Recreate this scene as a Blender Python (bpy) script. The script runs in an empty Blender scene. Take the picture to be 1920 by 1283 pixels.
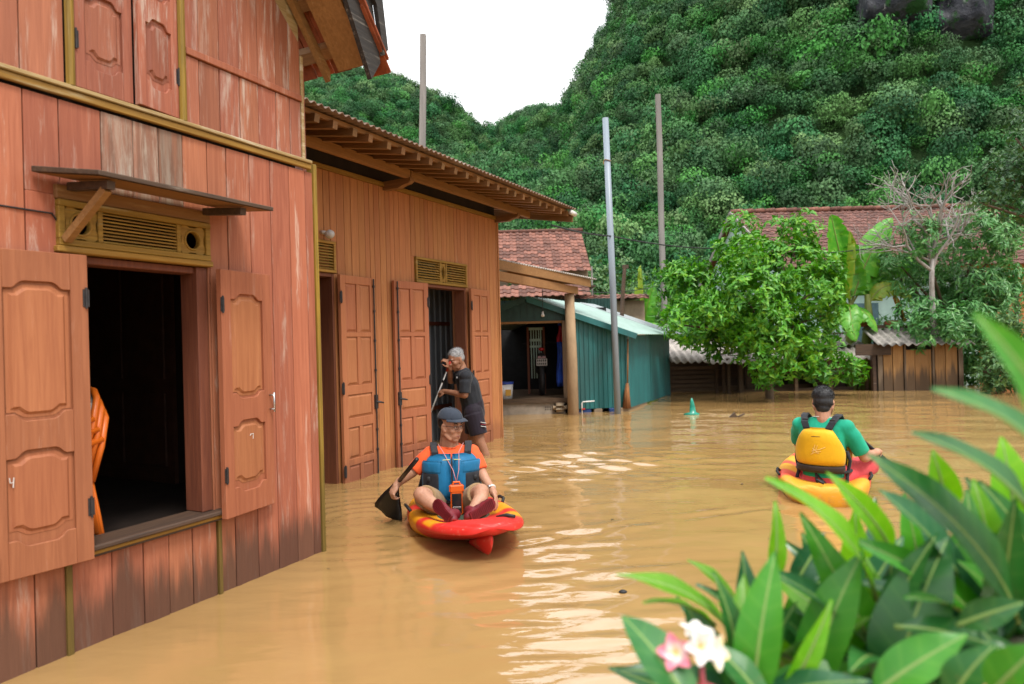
import bpy, bmesh, math, random
import numpy as np
from mathutils import Vector, Matrix, Euler, noise as mnoise

random.seed(7)
RNG = np.random.default_rng(7)
R = math.radians
scene = bpy.context.scene
COL = scene.collection

# ------------------------------------------------------------------ camera
CAM_H = 1.30                      # eye height above the flood water
cam_data = bpy.data.cameras.new("camera")
cam = bpy.data.objects.new("camera", cam_data)
COL.objects.link(cam)
cam_data.sensor_width = 36.0
cam_data.lens = 24.0
cam_data.clip_start = 0.05
cam_data.clip_end = 3000.0
cam.matrix_world = (Matrix.Translation((0, 0, CAM_H)) @ Matrix.Rotation(R(90), 4, 'X')
                    @ Matrix.Rotation(-0.026, 4, 'Z'))
cam_data.dof.use_dof = True
cam_data.dof.focus_distance = 5.6
cam_data.dof.aperture_fstop = 2.3
scene.camera = cam

# ------------------------------------------------------------------ world: overcast daylight
SUN_EL, SUN_AZ = R(58), R(150)     # soft sun, high behind the camera's right shoulder
world = bpy.data.worlds.new("World")
scene.world = world
world.use_nodes = True
wn = world.node_tree
wn.nodes.clear()
w_out = wn.nodes.new("ShaderNodeOutputWorld")
w_bg = wn.nodes.new("ShaderNodeBackground")
w_sky = wn.nodes.new("ShaderNodeTexSky")
w_sky.sky_type = 'NISHITA'
w_sky.sun_disc = False
w_sky.sun_elevation = SUN_EL
w_sky.sun_rotation = SUN_AZ
w_sky.altitude = 100
w_sky.dust_density = 3.0
w_mix = wn.nodes.new("ShaderNodeMix"); w_mix.data_type = 'RGBA'
w_tc = wn.nodes.new("ShaderNodeTexCoord")
w_map = wn.nodes.new("ShaderNodeMapping"); w_map.inputs['Scale'].default_value = (1.0, 1.0, 2.2)
w_noise = wn.nodes.new("ShaderNodeTexNoise")
w_noise.inputs['Scale'].default_value = 2.3
w_noise.inputs['Detail'].default_value = 6
w_noise.inputs['Roughness'].default_value = 0.55
w_ramp = wn.nodes.new("ShaderNodeValToRGB")
w_ramp.color_ramp.elements[0].position = 0.34
w_ramp.color_ramp.elements[0].color = (4.1, 4.25, 4.45, 1)
w_ramp.color_ramp.elements[1].position = 0.62
w_ramp.color_ramp.elements[1].color = (9.8, 9.85, 9.85, 1)
w_mix.inputs[0].default_value = 0.93          # cloud cover
wn.links.new(w_tc.outputs['Generated'], w_map.inputs['Vector'])
wn.links.new(w_map.outputs['Vector'], w_noise.inputs['Vector'])
wn.links.new(w_noise.outputs['Fac'], w_ramp.inputs['Fac'])
wn.links.new(w_sky.outputs['Color'], w_mix.inputs[6])
wn.links.new(w_ramp.outputs['Color'], w_mix.inputs[7])
# overcast skies brighten towards the zenith (CIE standard overcast)
w_sep = wn.nodes.new("ShaderNodeSeparateXYZ"); wn.links.new(w_tc.outputs['Generated'], w_sep.inputs[0])
w_up = wn.nodes.new("ShaderNodeMath"); w_up.operation = 'MULTIPLY_ADD'; w_up.use_clamp = False
w_cl = wn.nodes.new("ShaderNodeClamp"); wn.links.new(w_sep.outputs[2], w_cl.inputs[0])
wn.links.new(w_cl.outputs[0], w_up.inputs[0]); w_up.inputs[1].default_value = 1.18; w_up.inputs[2].default_value = 0.59
w_mul = wn.nodes.new("ShaderNodeVectorMath"); w_mul.operation = 'SCALE'
wn.links.new(w_mix.outputs[2], w_mul.inputs[0]); wn.links.new(w_up.outputs[0], w_mul.inputs['Scale'])
wn.links.new(w_mul.outputs[0], w_bg.inputs['Color'])
w_bg.inputs['Strength'].default_value = 0.10
wn.links.new(w_bg.outputs['Background'], w_out.inputs['Surface'])

sun_data = bpy.data.lights.new("sun", 'SUN')
sun_data.energy = 1.5
sun_data.angle = R(14)
sun_data.color = (1.0, 0.95, 0.88)
sun = bpy.data.objects.new("sun", sun_data)
COL.objects.link(sun)
sun_dir = Vector((math.sin(SUN_AZ) * math.cos(SUN_EL), math.cos(SUN_AZ) * math.cos(SUN_EL), math.sin(SUN_EL)))
sun.rotation_euler = sun_dir.to_track_quat('Z', 'Y').to_euler()

scene.view_settings.view_transform = 'Standard'
scene.view_settings.look = 'None'
scene.view_settings.gamma = 1.0
scene.view_settings.exposure = 1.24
scene.view_settings.use_curve_mapping = False
scene.cycles.max_bounces = 6
scene.cycles.diffuse_bounces = 3
scene.cycles.glossy_bounces = 3
scene.cycles.transmission_bounces = 4
scene.cycles.caustics_reflective = False
scene.cycles.caustics_refractive = False
scene.cycles.use_denoising = True

# ------------------------------------------------------------------ helpers
def tag(o, label=None, cat=None, group=None, kind=None):
    if label: o["label"] = label
    if cat: o["category"] = cat
    if group: o["group"] = group
    if kind: o["kind"] = kind
    return o

def empty(name, loc, rz=0.0, label=None, cat=None, group=None):
    o = bpy.data.objects.new(name, None)
    o.empty_display_size = 0.1
    COL.objects.link(o)
    o.location = loc
    o.rotation_euler = (0, 0, rz)
    return tag(o, label, cat, group)

def link_mesh(name, me, mat, parent=None, smooth=False, loc=None):
    o = bpy.data.objects.new(name, me)
    COL.objects.link(o)
    if mat is not None and len(me.materials) == 0:
        for m_ in (mat if isinstance(mat, (list, tuple)) else [mat]):
            me.materials.append(m_)
    if smooth and len(me.polygons):
        me.polygons.foreach_set("use_smooth", np.ones(len(me.polygons), dtype=bool))
    if parent is not None: o.parent = parent
    if loc is not None: o.location = loc
    return o

class MB:
    """collects faces, builds ONE mesh object"""
    def __init__(s): s.v, s.f, s.mi = [], [], []
    def add(s, vs, fs, mi=0):
        b = len(s.v); s.v.extend([tuple(p) for p in vs])
        for q in fs: s.f.append(tuple(i + b for i in q)); s.mi.append(mi)
        return s
    def box(s, x0, x1, y0, y1, z0, z1, mi=0):
        vs = [(x0,y0,z0),(x1,y0,z0),(x1,y1,z0),(x0,y1,z0),(x0,y0,z1),(x1,y0,z1),(x1,y1,z1),(x0,y1,z1)]
        return s.add(vs, [(0,3,2,1),(4,5,6,7),(0,1,5,4),(1,2,6,5),(2,3,7,6),(3,0,4,7)], mi)
    def cbox(s, x0, x1, y0, y1, z0, z1, c=0.004, mi=0):
        """box with chamfered edges"""
        vs=[]; X=(x0,x1); Y=(y0,y1); Z=(z0,z1); sg=(1,-1)
        idx={}
        for i in (0,1):
            for j in (0,1):
                for k in (0,1):
                    for a in range(3):
                        p=[X[i],Y[j],Z[k]]
                        for b,(q,t) in enumerate(((i,0),(j,1),(k,2))):
                            if b!=a: p[b]+= c*sg[q]
                        idx[(i,j,k,a)]=len(vs); vs.append(tuple(p))
        fs=[]
        for a in range(3):
            b,c2=(a+1)%3,(a+2)%3
            for t in (0,1):
                def g(u,w):
                    m=[0,0,0]; m[a]=t; m[b]=u; m[c2]=w
                    return idx[(m[0],m[1],m[2],a)]
                q=(g(0,0),g(1,0),g(1,1),g(0,1))
                fs.append(q if t else q[::-1])
        for a in range(3):          # edges along axis a
            b,c2=(a+1)%3,(a+2)%3
            for u in (0,1):
                for w in (0,1):
                    def g(t,ax):
                        m=[0,0,0]; m[a]=t; m[b]=u; m[c2]=w
                        return idx[(m[0],m[1],m[2],ax)]
                    q=(g(0,b),g(1,b),g(1,c2),g(0,c2))
                    fs.append(q if (u==w) else q[::-1])
        for i in (0,1):
            for j in (0,1):
                for k in (0,1):
                    q=(idx[(i,j,k,0)],idx[(i,j,k,1)],idx[(i,j,k,2)])
                    fs.append(q if (i+j+k)%2==1 else q[::-1])
        return s.add(vs,fs,mi)
    def beam(s, p, q, w, h, up=(0,0,1), mi=0):
        p=Vector(p); q=Vector(q); d=(q-p).normalized(); u=Vector(up)
        sd=d.cross(u)
        if sd.length<1e-5: sd=d.cross(Vector((1,0,0)))
        sd.normalize(); u=sd.cross(d).normalized()
        vs=[]
        for c in (p,q):
            for a,b in ((-1,-1),(1,-1),(1,1),(-1,1)): vs.append(c+sd*(a*w/2)+u*(b*h/2))
        return s.add(vs,[(0,1,2,3),(7,6,5,4),(0,4,5,1),(1,5,6,2),(2,6,7,3),(3,7,4,0)],mi)
    def prism(s, poly, y0, y1, mi=0):
        """polygon in x,z extruded along y"""
        n=len(poly); vs=[(x,y0,z) for x,z in poly]+[(x,y1,z) for x,z in poly]
        fs=[tuple(range(n)),tuple(range(2*n-1,n-1,-1))]
        for i in range(n):
            j=(i+1)%n; fs.append((i,i+n,j+n,j))
        return s.add(vs,fs,mi)
    def ring_loft(s, rings, close_u=True, cap=True, mi=0):
        n=len(rings[0]); vs=[p for r_ in rings for p in r_]; fs=[]
        for k in range(len(rings)-1):
            for i in range(n if close_u else n-1):
                j=(i+1)%n; fs.append((k*n+i,k*n+j,(k+1)*n+j,(k+1)*n+i))
        if cap and close_u:
            fs.append(tuple(range(n-1,-1,-1))); fs.append(tuple(range((len(rings)-1)*n,len(rings)*n)))
        return s.add(vs,fs,mi)
    def tube(s, pts, r, n=8, cap=True, mi=0):
        pts=[Vector(p) for p in pts]; m=len(pts)
        rr=r if isinstance(r,(list,tuple)) else [r]*m
        d0=(pts[1]-pts[0]).normalized()
        a=Vector((0,0,1)) if abs(d0.z)<0.9 else Vector((1,0,0))
        nrm=(a-d0*a.dot(d0)).normalized(); rings=[]
        for i in range(m):
            d=(pts[min(i+1,m-1)]-pts[max(i-1,0)]).normalized()
            nrm=(nrm-d*nrm.dot(d)).normalized(); b=d.cross(nrm)
            rings.append([pts[i]+(nrm*math.cos(2*math.pi*k/n)+b*math.sin(2*math.pi*k/n))*rr[i] for k in range(n)])
        return s.ring_loft(rings,True,cap,mi)
    def ell(s, c, r, n=16, m=10, rot=None, mi=0):
        rx,ry,rz=r if isinstance(r,(list,tuple)) else (r,r,r)
        M=rot if rot is not None else Matrix.Identity(3); c=Vector(c)
        vs=[c+M@Vector((0,0,-rz))]; 
        for i in range(1,m):
            t=-math.pi/2+math.pi*i/m
            for k in range(n):
                p=2*math.pi*k/n
                vs.append(c+M@Vector((rx*math.cos(t)*math.cos(p),ry*math.cos(t)*math.sin(p),rz*math.sin(t))))
        vs.append(c+M@Vector((0,0,rz))); fs=[]
        for k in range(n): fs.append((0,1+(k+1)%n,1+k))
        for i in range(m-2):
            for k in range(n):
                a=1+i*n+k; b=1+i*n+(k+1)%n; fs.append((a,b,b+n,a+n))
        L=len(vs)-1
        for k in range(n): fs.append((L,L-n+k,L-n+(k+1)%n))
        return s.add(vs,fs,mi)
    def cap(s, p0, p1, r0, r1, n=14, mi=0):
        """closed tapered capsule"""
        p0=Vector(p0); p1=Vector(p1); d=(p1-p0).normalized()
        a=Vector((0,0,1)) if abs(d.z)<0.9 else Vector((1,0,0))
        u=(a-d*a.dot(d)).normalized(); w=d.cross(u); rings=[]
        for t in (-80,-55,-30,0):
            rings.append((p0+d*(r0*math.sin(R(t))), r0*math.cos(R(t))))
        for t in (0,30,55,80):
            rings.append((p1+d*(r1*math.sin(R(t))), r1*math.cos(R(t))))
        return s.ring_loft([[c+(u*math.cos(2*math.pi*k/n)+w*math.sin(2*math.pi*k/n))*q for k in range(n)] for c,q in rings],True,True,mi)
    def mesh(s, name):
        me=bpy.data.meshes.new(name); me.from_pydata([tuple(p) for p in s.v],[],s.f)
        if any(s.mi): me.polygons.foreach_set("material_index", s.mi)
        me.update(); return me
    def build(s, name, mat, parent=None, smooth=False, loc=None, bevel=0.0, fix=False):
        me=s.mesh(name)
        if fix:
            bm=bmesh.new(); bm.from_mesh(me); bmesh.ops.recalc_face_normals(bm,faces=bm.faces); bm.to_mesh(me); bm.free()
        o=link_mesh(name,me,mat,parent,smooth,loc)
        if bevel:
            b=o.modifiers.new("bevel",'BEVEL'); b.width=bevel; b.segments=1; b.limit_method='ANGLE'
        return o

def copy_tree(o, parent=None):
    c=o.copy(); COL.objects.link(c)
    if parent is not None: c.parent=parent
    for ch in list(o.children): copy_tree(ch,c)
    return c

# ------------------------------------------------------------------ materials
ALB=0.72          # paint-chip colours below are brought to real-world reflectance
class Nodes:
    def __init__(s, name):
        s.m=bpy.data.materials.new(name); s.m.use_nodes=True; s.t=s.m.node_tree
        s.b=s.t.nodes["Principled BSDF"]; s._tc=None
    def n(s, kind, **kw):
        q=s.t.nodes.new("ShaderNode"+kind)
        for k,v in kw.items(): setattr(q,k,v)
        return q
    def l(s,a,b): s.t.links.new(a,b)
    def co(s, which='Object'):
        if s._tc is None: s._tc=s.n("TexCoord")
        return s._tc.outputs[which]
    def noise(s, scale=5, stretch=(1,1,1), detail=4, rough=.55, which='Object', dist=0., loc=None):
        mp=s.n("Mapping"); mp.inputs['Scale'].default_value=stretch
        if loc is not None:
            s.l(loc, mp.inputs['Location'])
        s.l(s.co(which),mp.inputs['Vector'])
        q=s.n("TexNoise"); q.inputs['Scale'].default_value=scale; q.inputs['Detail'].default_value=detail
        q.inputs['Roughness'].default_value=rough; q.inputs['Distortion'].default_value=dist
        s.l(mp.outputs['Vector'],q.inputs['Vector']); return q.outputs['Fac']
    def ramp(s, fac, lo, hi, c0=(0,0,0,1), c1=(1,1,1,1)):
        q=s.n("ValToRGB"); e=q.color_ramp.elements
        e[0].position=lo; e[1].position=hi; e[0].color=c0; e[1].color=c1
        s.l(fac,q.inputs['Fac']); return q.outputs['Color']
    def mix(s, fac, a, b, mode='MIX'):
        q=s.n("Mix",data_type='RGBA',blend_type=mode)
        for inp,v in ((q.inputs[0],fac),(q.inputs[6],a),(q.inputs[7],b)):
            if hasattr(v,'links'): s.l(v,inp)
            elif isinstance(v,(int,float)): inp.default_value=v
            else: inp.default_value=tuple(v) if len(v)==4 else (*v,1)
        return q.outputs[2]
    def math(s, op, a, b=0.0, clamp=False):
        q=s.n("Math",operation=op,use_clamp=clamp)
        for inp,v in ((q.inputs[0],a),(q.inputs[1],b)):
            if hasattr(v,'links'): s.l(v,inp)
            else: inp.default_value=v
        return q.outputs[0]
    def sep(s, which='Object'):
        q=s.n("SeparateXYZ"); s.l(s.co(which),q.inputs[0]); return q.outputs
    def rnd(s):
        return s.n("ObjectInfo").outputs['Random']
    def mr(s, v, a, b, c=0., d=1.):
        q=s.n("MapRange"); q.interpolation_type='SMOOTHSTEP'
        s.l(v,q.inputs[0])
        for i,x in zip((1,2,3,4),(a,b,c,d)): q.inputs[i].default_value=x
        return q.outputs[0]
    def hsv(s, col, h=None, sat=None, val=None):
        q=s.n("HueSaturation")
        s.l(col,q.inputs['Color']) if hasattr(col,'links') else setattr(q.inputs['Color'],'default_value',(*col,1))
        for k,v in (('Hue',h),('Saturation',sat),('Value',val)):
            if v is None: continue
            if hasattr(v,'links'): s.l(v,q.inputs[k])
            else: q.inputs[k].default_value=v
        return q.outputs['Color']
    def bump(s, h, strength=.3, dist=.01, chain=None):
        q=s.n("Bump"); q.inputs['Strength'].default_value=strength; q.inputs['Distance'].default_value=dist
        s.l(h,q.inputs['Height'])
        if chain is not None: s.l(chain,q.inputs['Normal'])
        return q.outputs['Normal']
    def done(s, col=None, rough=.6, nrm=None, spec=.4, **kw):
        if col is not None:
            if hasattr(col,'links'): s.l(s.mix(1.0,col,(ALB,ALB,ALB),'MULTIPLY'),s.b.inputs['Base Color'])
            else: s.b.inputs['Base Color'].default_value=(*[x*ALB for x in col[:3]],1)
        if hasattr(rough,'links'): s.l(rough,s.b.inputs['Roughness'])
        else: s.b.inputs['Roughness'].default_value=rough
        if nrm is not None: s.l(nrm,s.b.inputs['Normal'])
        s.b.inputs['Specular IOR Level'].default_value=spec
        for k,v in kw.items(): s.b.inputs[k].default_value=v
        return s.m

def simple(name, col, rough=.6, var=.12, scale=8, stretch=(1,1,1), bump=.0, spec=.35, dirt=None, dirt_amt=.5, objvar=0., **kw):
    """flat paint / plastic / stone with grain, blotches and optional dirt"""
    k=Nodes(name)
    nz=k.noise(scale,stretch,6,.6)
    c=k.mix(k.mr(nz,.3,.7),tuple(x*(1-var) for x in col),tuple(min(1,x*(1+var)) for x in col))
    if dirt is not None:
        d=k.noise(scale*.35,stretch,8,.65,dist=.4)
        c=k.mix(k.math('MULTIPLY',k.mr(d,.5,.68),dirt_amt),c,dirt)
    if objvar:
        c=k.hsv(c,val=k.mr(k.rnd(),0,1,1-objvar,1+objvar))
    nr=k.bump(nz,bump,.01) if bump else None
    return k.done(c,rough,nr,spec,**kw)

def wood(name, col, dark, pale=None, scale=1.0, rough=.65, axis='Z', wear=.0, stain=None, objvar=.1, bump=.25, spec=.3):
    """timber boards: stretched grain, per-board tone, pale weathering streaks, damp stain rising from the water line"""
    k=Nodes(name)
    st={'Z':(1,1,.045),'X':(.045,1,1),'Y':(1,.045,1)}[axis]
    off=k.n("CombineXYZ"); rv=k.rnd()
    k.l(k.math('MULTIPLY',rv,37.),off.inputs[0]); k.l(k.math('MULTIPLY',rv,17.),off.inputs[1]); k.l(k.math('MULTIPLY',rv,53.),off.inputs[2])
    g=k.noise(55*scale,st,5,.6,loc=off.outputs[0],dist=.6)
    g2=k.noise(9*scale,tuple(x*1.0 for x in st),4,.6,loc=off.outputs[0])
    c=k.mix(k.mr(g,.25,.75),dark,col)
    c=k.mix(k.mr(g2,.35,.7,0,.5),c,dark)
    if pale is not None and wear>0:
        w1=k.noise(16*scale,tuple(x*(2.2 if x<.5 else 1) for x in st),8,.72,loc=off.outputs[0],dist=.3)
        pt=k.noise(2.6,(1,1,.5),3,.5,loc=off.outputs[0])
        w2=k.noise(75*scale,tuple(x*(.8 if x<.5 else 1) for x in st),3,.6,loc=off.outputs[0])
        c=k.mix(k.math('MULTIPLY',k.mr(w1,.66-.13*wear,.76-.09*wear),k.mr(pt,.30,.62,.25,.95)),c,pale)
        c=k.mix(k.math('MULTIPLY',k.mr(w2,.60,.72),k.math('MULTIPLY',k.mr(pt,.40,.68),min(.6,.5*wear))),c,pale)
    if stain is not None:
        z=k.sep()[2]
        s1=k.noise(7*scale,tuple(x*1.6 if x<.5 else x for x in st),6,.65,loc=off.outputs[0])
        m=k.math('ADD',k.mr(z,stain[1],-.05),k.math('MULTIPLY',k.math('SUBTRACT',s1,.5),1.6))
        c=k.mix(k.mr(m,.42,.85,0,stain[2]),c,stain[0])
    c=k.hsv(c,h=k.mr(rv,0,1,.5-.002,.5+.006),val=k.mr(k.math('FRACT',k.math('MULTIPLY',rv,7.3)),0,1,1-objvar,1+objvar))
    return k.done(c,rough,k.bump(g,min(1.,bump*1.8),.004),spec)

def P(x,y,z): return (x,y,z)
# ------------------------------------------------------------------ ground, water
M={}
k=Nodes("mud_ground"); M['ground']=k.done(k.mix(k.noise(3,detail=8),(.10,.075,.045),(.17,.13,.08)),.9)
gr=MB().box(-70,90,-25,60,-1.2,-.75).build("ground",M['ground']); tag(gr,kind='structure')

k=Nodes("muddy_water")
n1=k.noise(1.3,(1,1.9,1),3,.5,'Object',.3)
n2=k.noise(6.5,(.8,2.0,1),4,.5,'Object',.4)
n3=k.noise(.35,(1,1.4,1),4,.55)
c=k.mix(k.mr(n3,.3,.7),(.40,.235,.085),(.46,.285,.112))
nb=k.bump(n1,.26,.05); nb=k.bump(n2,.20,.012,nb)
M['water']=k.done(c,.025,nb,.5,IOR=1.9)

def ripples(x,y):
    """height of the flood surface: lazy chop plus the rings and wakes the paddlers make"""
    h=np.zeros_like(x)
    rg=np.random.default_rng(3)
    for i in range(26):
        lam=rg.uniform(.22,1.3); a=rg.uniform(-1.05,1.05)+ (math.pi/2)
        kx,ky=math.cos(a)*2*math.pi/lam,math.sin(a)*2*math.pi/lam
        h+=.0011*lam**1.05*np.sin(kx*x+ky*y+rg.uniform(0,6.28)+.7*np.sin(.9*x+rg.uniform(0,6))+.6*np.sin(.7*y+rg.uniform(0,6)))
    amp=.35+.65*np.clip((y-1.5)/5.,0,1)
    h*=amp
    def patch(cx,cy,sx,sy,rot):
        c,s=math.cos(rot),math.sin(rot); u=(x-cx)*c+(y-cy)*s; v=-(x-cx)*s+(y-cy)*c
        return np.exp(-(u/sx)**2-(v/sy)**2)
    # churned water off the wading man and the kayak
    pw=patch(.55,7.2,1.5,.75,0.05)
    h+=pw*(.0125*np.sin(13*(y-7)+2.2*np.sin(2.1*x))+.010*np.sin(19*y-5*x+1.3*np.sin(3*x))+.006*np.sin(27*y+9*x))
    # reach in front where broken sky shows
    pw=patch(.55,2.9,.75,1.8,0.12)
    h+=pw*(.0042*np.sin(21*y+1.9*np.sin(3.1*x)+2*x)+.0034*np.sin(33*y-7*x+1.4*np.sin(2.3*x+4*y)))
    # bow wakes
    for bx,by,dx,dy in ((-.05,4.35,.95,.42),(-.55,4.6,-.9,.25),(2.75,5.1,.9,-.3),(1.9,5.1,-.9,-.2)):
        t=(x-bx)*dx+(y-by)*dy; w=-(x-bx)*dy+(y-by)*dx
        h+=np.where(t>0,np.exp(-(w/(.06+.10*t))**2)*np.exp(-t/.8),0)*.010*np.sin(30*w-4*t)
    for cx,cy,A,lam in ((-.39,7.9,.005,.30),(-1.15,5.1,.003,.16),(2.4,5.5,.003,.34),(3.0,11.4,.002,.3),(-.4,5.0,.002,.36)):
        r=np.hypot(x-cx,y-cy); h+=A*np.sin(2*math.pi*r/lam)*np.exp(-r/1.1)*np.clip(r/.25,0,1)
    return h
xs=np.concatenate([np.linspace(-3.2,5.0,235),np.linspace(5.06,13.5,120)]); ys=np.concatenate([np.linspace(-.4,9,340),np.linspace(9.05,17.2,130)])
gx,gy=np.meshgrid(xs,ys); gz=ripples(gx,gy)
edge=np.minimum(np.minimum(gx-xs[0],xs[-1]-gx),np.minimum(gy-ys[0],ys[-1]-gy)); gz*=np.clip(edge/.6,0,1)
nx,ny=len(xs),len(ys)
vs=np.stack([gx.ravel(),gy.ravel(),gz.ravel()],1)
ii=np.arange(nx*ny).reshape(ny,nx)
fs=np.stack([ii[:-1,:-1].ravel(),ii[:-1,1:].ravel(),ii[1:,1:].ravel(),ii[1:,:-1].ravel()],1)
x0,x1,y0,y1=xs[0],xs[-1],ys[0],ys[-1]
corner=[(-70,-25,0),(x0,-25,0),(x1,-25,0),(90,-25,0),(-70,y0,0),(90,y0,0),(-70,y1,0),(90,y1,0),(-70,60,0),(x0,60,0),(x1,60,0),(90,60,0)]
b=len(vs); vs=np.vstack([vs,np.array(corner)])
fl=[tuple(q) for q in fs.tolist()]
A,B,C,D=int(ii[0,0]),int(ii[0,-1]),int(ii[-1,0]),int(ii[-1,-1])
fl+=[(b,b+1,A,b+4),(b+2,b+3,b+5,B),(b+6,C,b+9,b+8),(D,b+7,b+11,b+10)]
fl+=[tuple([b+1,b+2]+[int(q) for q in ii[0,::-1]]),tuple([b+10,b+9]+[int(q) for q in ii[-1,:]]),
     tuple([b+6,b+4]+[int(q) for q in ii[:,0]]),tuple([b+5,b+7]+[int(q) for q in ii[::-1,-1]])]
me=bpy.data.meshes.new("water"); me.from_pydata(vs.tolist(),[],fl); me.update()
wt=link_mesh("water",me,M['water'],smooth=True); tag(wt,kind='structure')

# ------------------------------------------------------------------ karst hills with forest
def fbm(x,y,s,seed=0.,oct=4):
    out=np.zeros(x.shape); a=1.
    for o in range(oct):
        f=2**o/s
        out+=a*np.array([mnoise.noise((float(px)*f+seed,float(py)*f-seed,seed*1.7)) for px,py in zip(x.ravel(),y.ravel())]).reshape(x.shape); a*=.5
    return out
def lerp_profile(x,pts):
    return np.interp(x,[p[0] for p in pts],[p[1] for p in pts])
# crest heights (metres) against east-west position, for a near cone-shaped karst and a farther ridge
CREST_NEAR=[(-60,0),(6,0),(12,12),(15,46),(18,60),(26,76),(34,92),(44,118),(60,150),(90,168),(150,170),(220,140)]
CREST_FAR=[(-200,60),(-150,85),(-95,104),(-72,109),(-50,108),(-28,98),(-14,86),(-8,79),(4,89),(12,92),(22,86),(40,88),(120,90),(260,90)]
CREST_MID=[(-200,28),(-60,34),(-30,30),(0,36),(30,42),(80,48),(200,50)]
def hill_z(x,y):
    def sm(t): t=np.clip(t,0,1); return t*t*(3-2*t)
    near=lerp_profile(x,CREST_NEAR)*sm((y-66)/130.)**.85
    far=lerp_profile(x,CREST_FAR)*sm((y-120)/165.)**.9
    mid=lerp_profile(x,CREST_MID)*sm((y-52)/120.)
    return np.maximum(np.maximum(near,far),mid)-.6
hx=np.linspace(-230,270,126); hy=np.linspace(44,330,74)
GX,GY=np.meshgrid(hx,hy); GZ=hill_z(GX,GY)+np.clip((GY-60)/60.,0,1)*(fbm(GX,GY,38.,2.3)*7.)
nx,ny=len(hx),len(hy); ii=np.arange(nx*ny).reshape(ny,nx)
vs=np.stack([GX.ravel(),GY.ravel(),GZ.ravel()],1)
fs=np.stack([ii[:-1,:-1].ravel(),ii[:-1,1:].ravel(),ii[1:,1:].ravel(),ii[1:,:-1].ravel()],1)
me=bpy.data.meshes.new("hills"); me.from_pydata(vs.tolist(),[],fs.tolist()); me.update()
k=Nodes("undergrowth"); M['under']=k.done(k.mix(k.noise(.25,detail=8),(.012,.03,.010),(.035,.075,.02)),.95,spec=.1)
hl=link_mesh("hills",me,M['under'],smooth=True); tag(hl,kind='structure')
def hz(x,y):
    fx=(x-hx[0])/(hx[1]-hx[0]); fy=(y-hy[0])/(hy[1]-hy[0]); i=np.clip(fx.astype(int),0,nx-2); j=np.clip(fy.astype(int),0,ny-2); a=fx-i; b=fy-j
    return GZ[j,i]*(1-a)*(1-b)+GZ[j,i+1]*a*(1-b)+GZ[j+1,i]*(1-a)*b+GZ[j+1,i+1]*a*b

def foliage_mat(name, c0, c1, c2, rough=.6, spec=.15, trans=.0, inst=True):
    """leaf colour: per-plant tone and blotches, fresh tips lighter"""
    k=Nodes(name); rv=k.rnd()
    n=k.noise(1.7,detail=5) if inst else k.noise(2.4,detail=6)
    a=k.mix(k.mr(n,.3,.7),c0,c1)
    a=k.mix(k.mr(rv,.35,1.,0,.8) if inst else k.mr(k.noise(9,detail=3),.45,.75,0,.8),a,c2)
    if inst:
        fr=k.math('FRACT',k.math('MULTIPLY',rv,13.7))
        a=k.hsv(a,h=k.mr(fr,0,1,.488,.525),sat=k.mr(fr,0,1,.85,1.1),val=k.mr(k.math('FRACT',k.math('MULTIPLY',rv,5.1)),0,1,.62,1.38))
    k.done(a,rough,None,spec)
    if trans:
        tr=k.n("BsdfTranslucent"); k.l(k.hsv(a,sat=1.1,val=1.25*ALB),tr.inputs['Color'])
        mx=k.n("MixShader"); mx.inputs[0].default_value=trans
        out=[q for q in k.t.nodes if q.type=='OUTPUT_MATERIAL'][0]
        k.l(k.b.outputs[0],mx.inputs[1]); k.l(tr.outputs[0],mx.inputs[2]); k.l(mx.outputs[0],out.inputs['Surface'])
    return k.m
M['forest']=foliage_mat("forest_leaves",(.028,.116,.034),(.060,.195,.052),(.118,.270,.062))

def crown_mesh(name, seed, lobes, nleaf, size, leaf, droop=.0):
    """a tree crown as many leaf-clump faces over several uneven lobes"""
    rg=np.random.default_rng(seed); V=[];F=[]
    for li in range(lobes):
        if li==0: c=np.array([0,0,.62*size]); r=size*.5
        else:
            a=rg.uniform(0,6.28); q=rg.uniform(.25,.55)*size
            c=np.array([math.cos(a)*q,math.sin(a)*q,rg.uniform(.25,.85)*size]); r=size*rg.uniform(.17,.34)
        m=int(nleaf*(r/size)**2*4/ (lobes*.6))
        d=rg.normal(size=(m,3)); d[:,2]=d[:,2]*.8+.25; d/=np.linalg.norm(d,axis=1)[:,None]
        p=c+d*(r*rg.uniform(.78,1.1,size=(m,1)))*np.array([1,1,.82])
        for pi,di in zip(p,d):
            n=di+rg.normal(size=3)*.34; n/=np.linalg.norm(n)
            t=np.cross(n,rg.normal(size=3)); t/=np.linalg.norm(t); b_=np.cross(n,t)
            s=leaf*rg.uniform(.6,1.4); i=len(V)
            V+=[pi-t*s*.5-b_*s*.25, pi+t*s*.1-b_*s*.5+n*s*.12, pi+t*s*.6+b_*s*.05, pi+t*s*.05+b_*s*.5-n*s*.1]
            F.append((i,i+1,i+2,i+3))
    me=bpy.data.meshes.new(name); me.from_pydata([tuple(map(float,q)) for q in V],[],F); me.update(); me.materials.append(M['forest']); return me
tree_src=bpy.data.collections.new("forest_tree_kinds")
for i,(lo,nl,sz,lf) in enumerate([(5,1300,1.,.056),(7,1400,1.,.052),(4,1200,1.,.060),(8,1400,1.05,.052),(6,1200,.95,.062),(4,1200,1.2,.056)]):
    o=bpy.data.objects.new("forest_tree_%d"%i,crown_mesh("forest_crown",11+i,lo,nl,sz,lf)); tree_src.objects.link(o)
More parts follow.
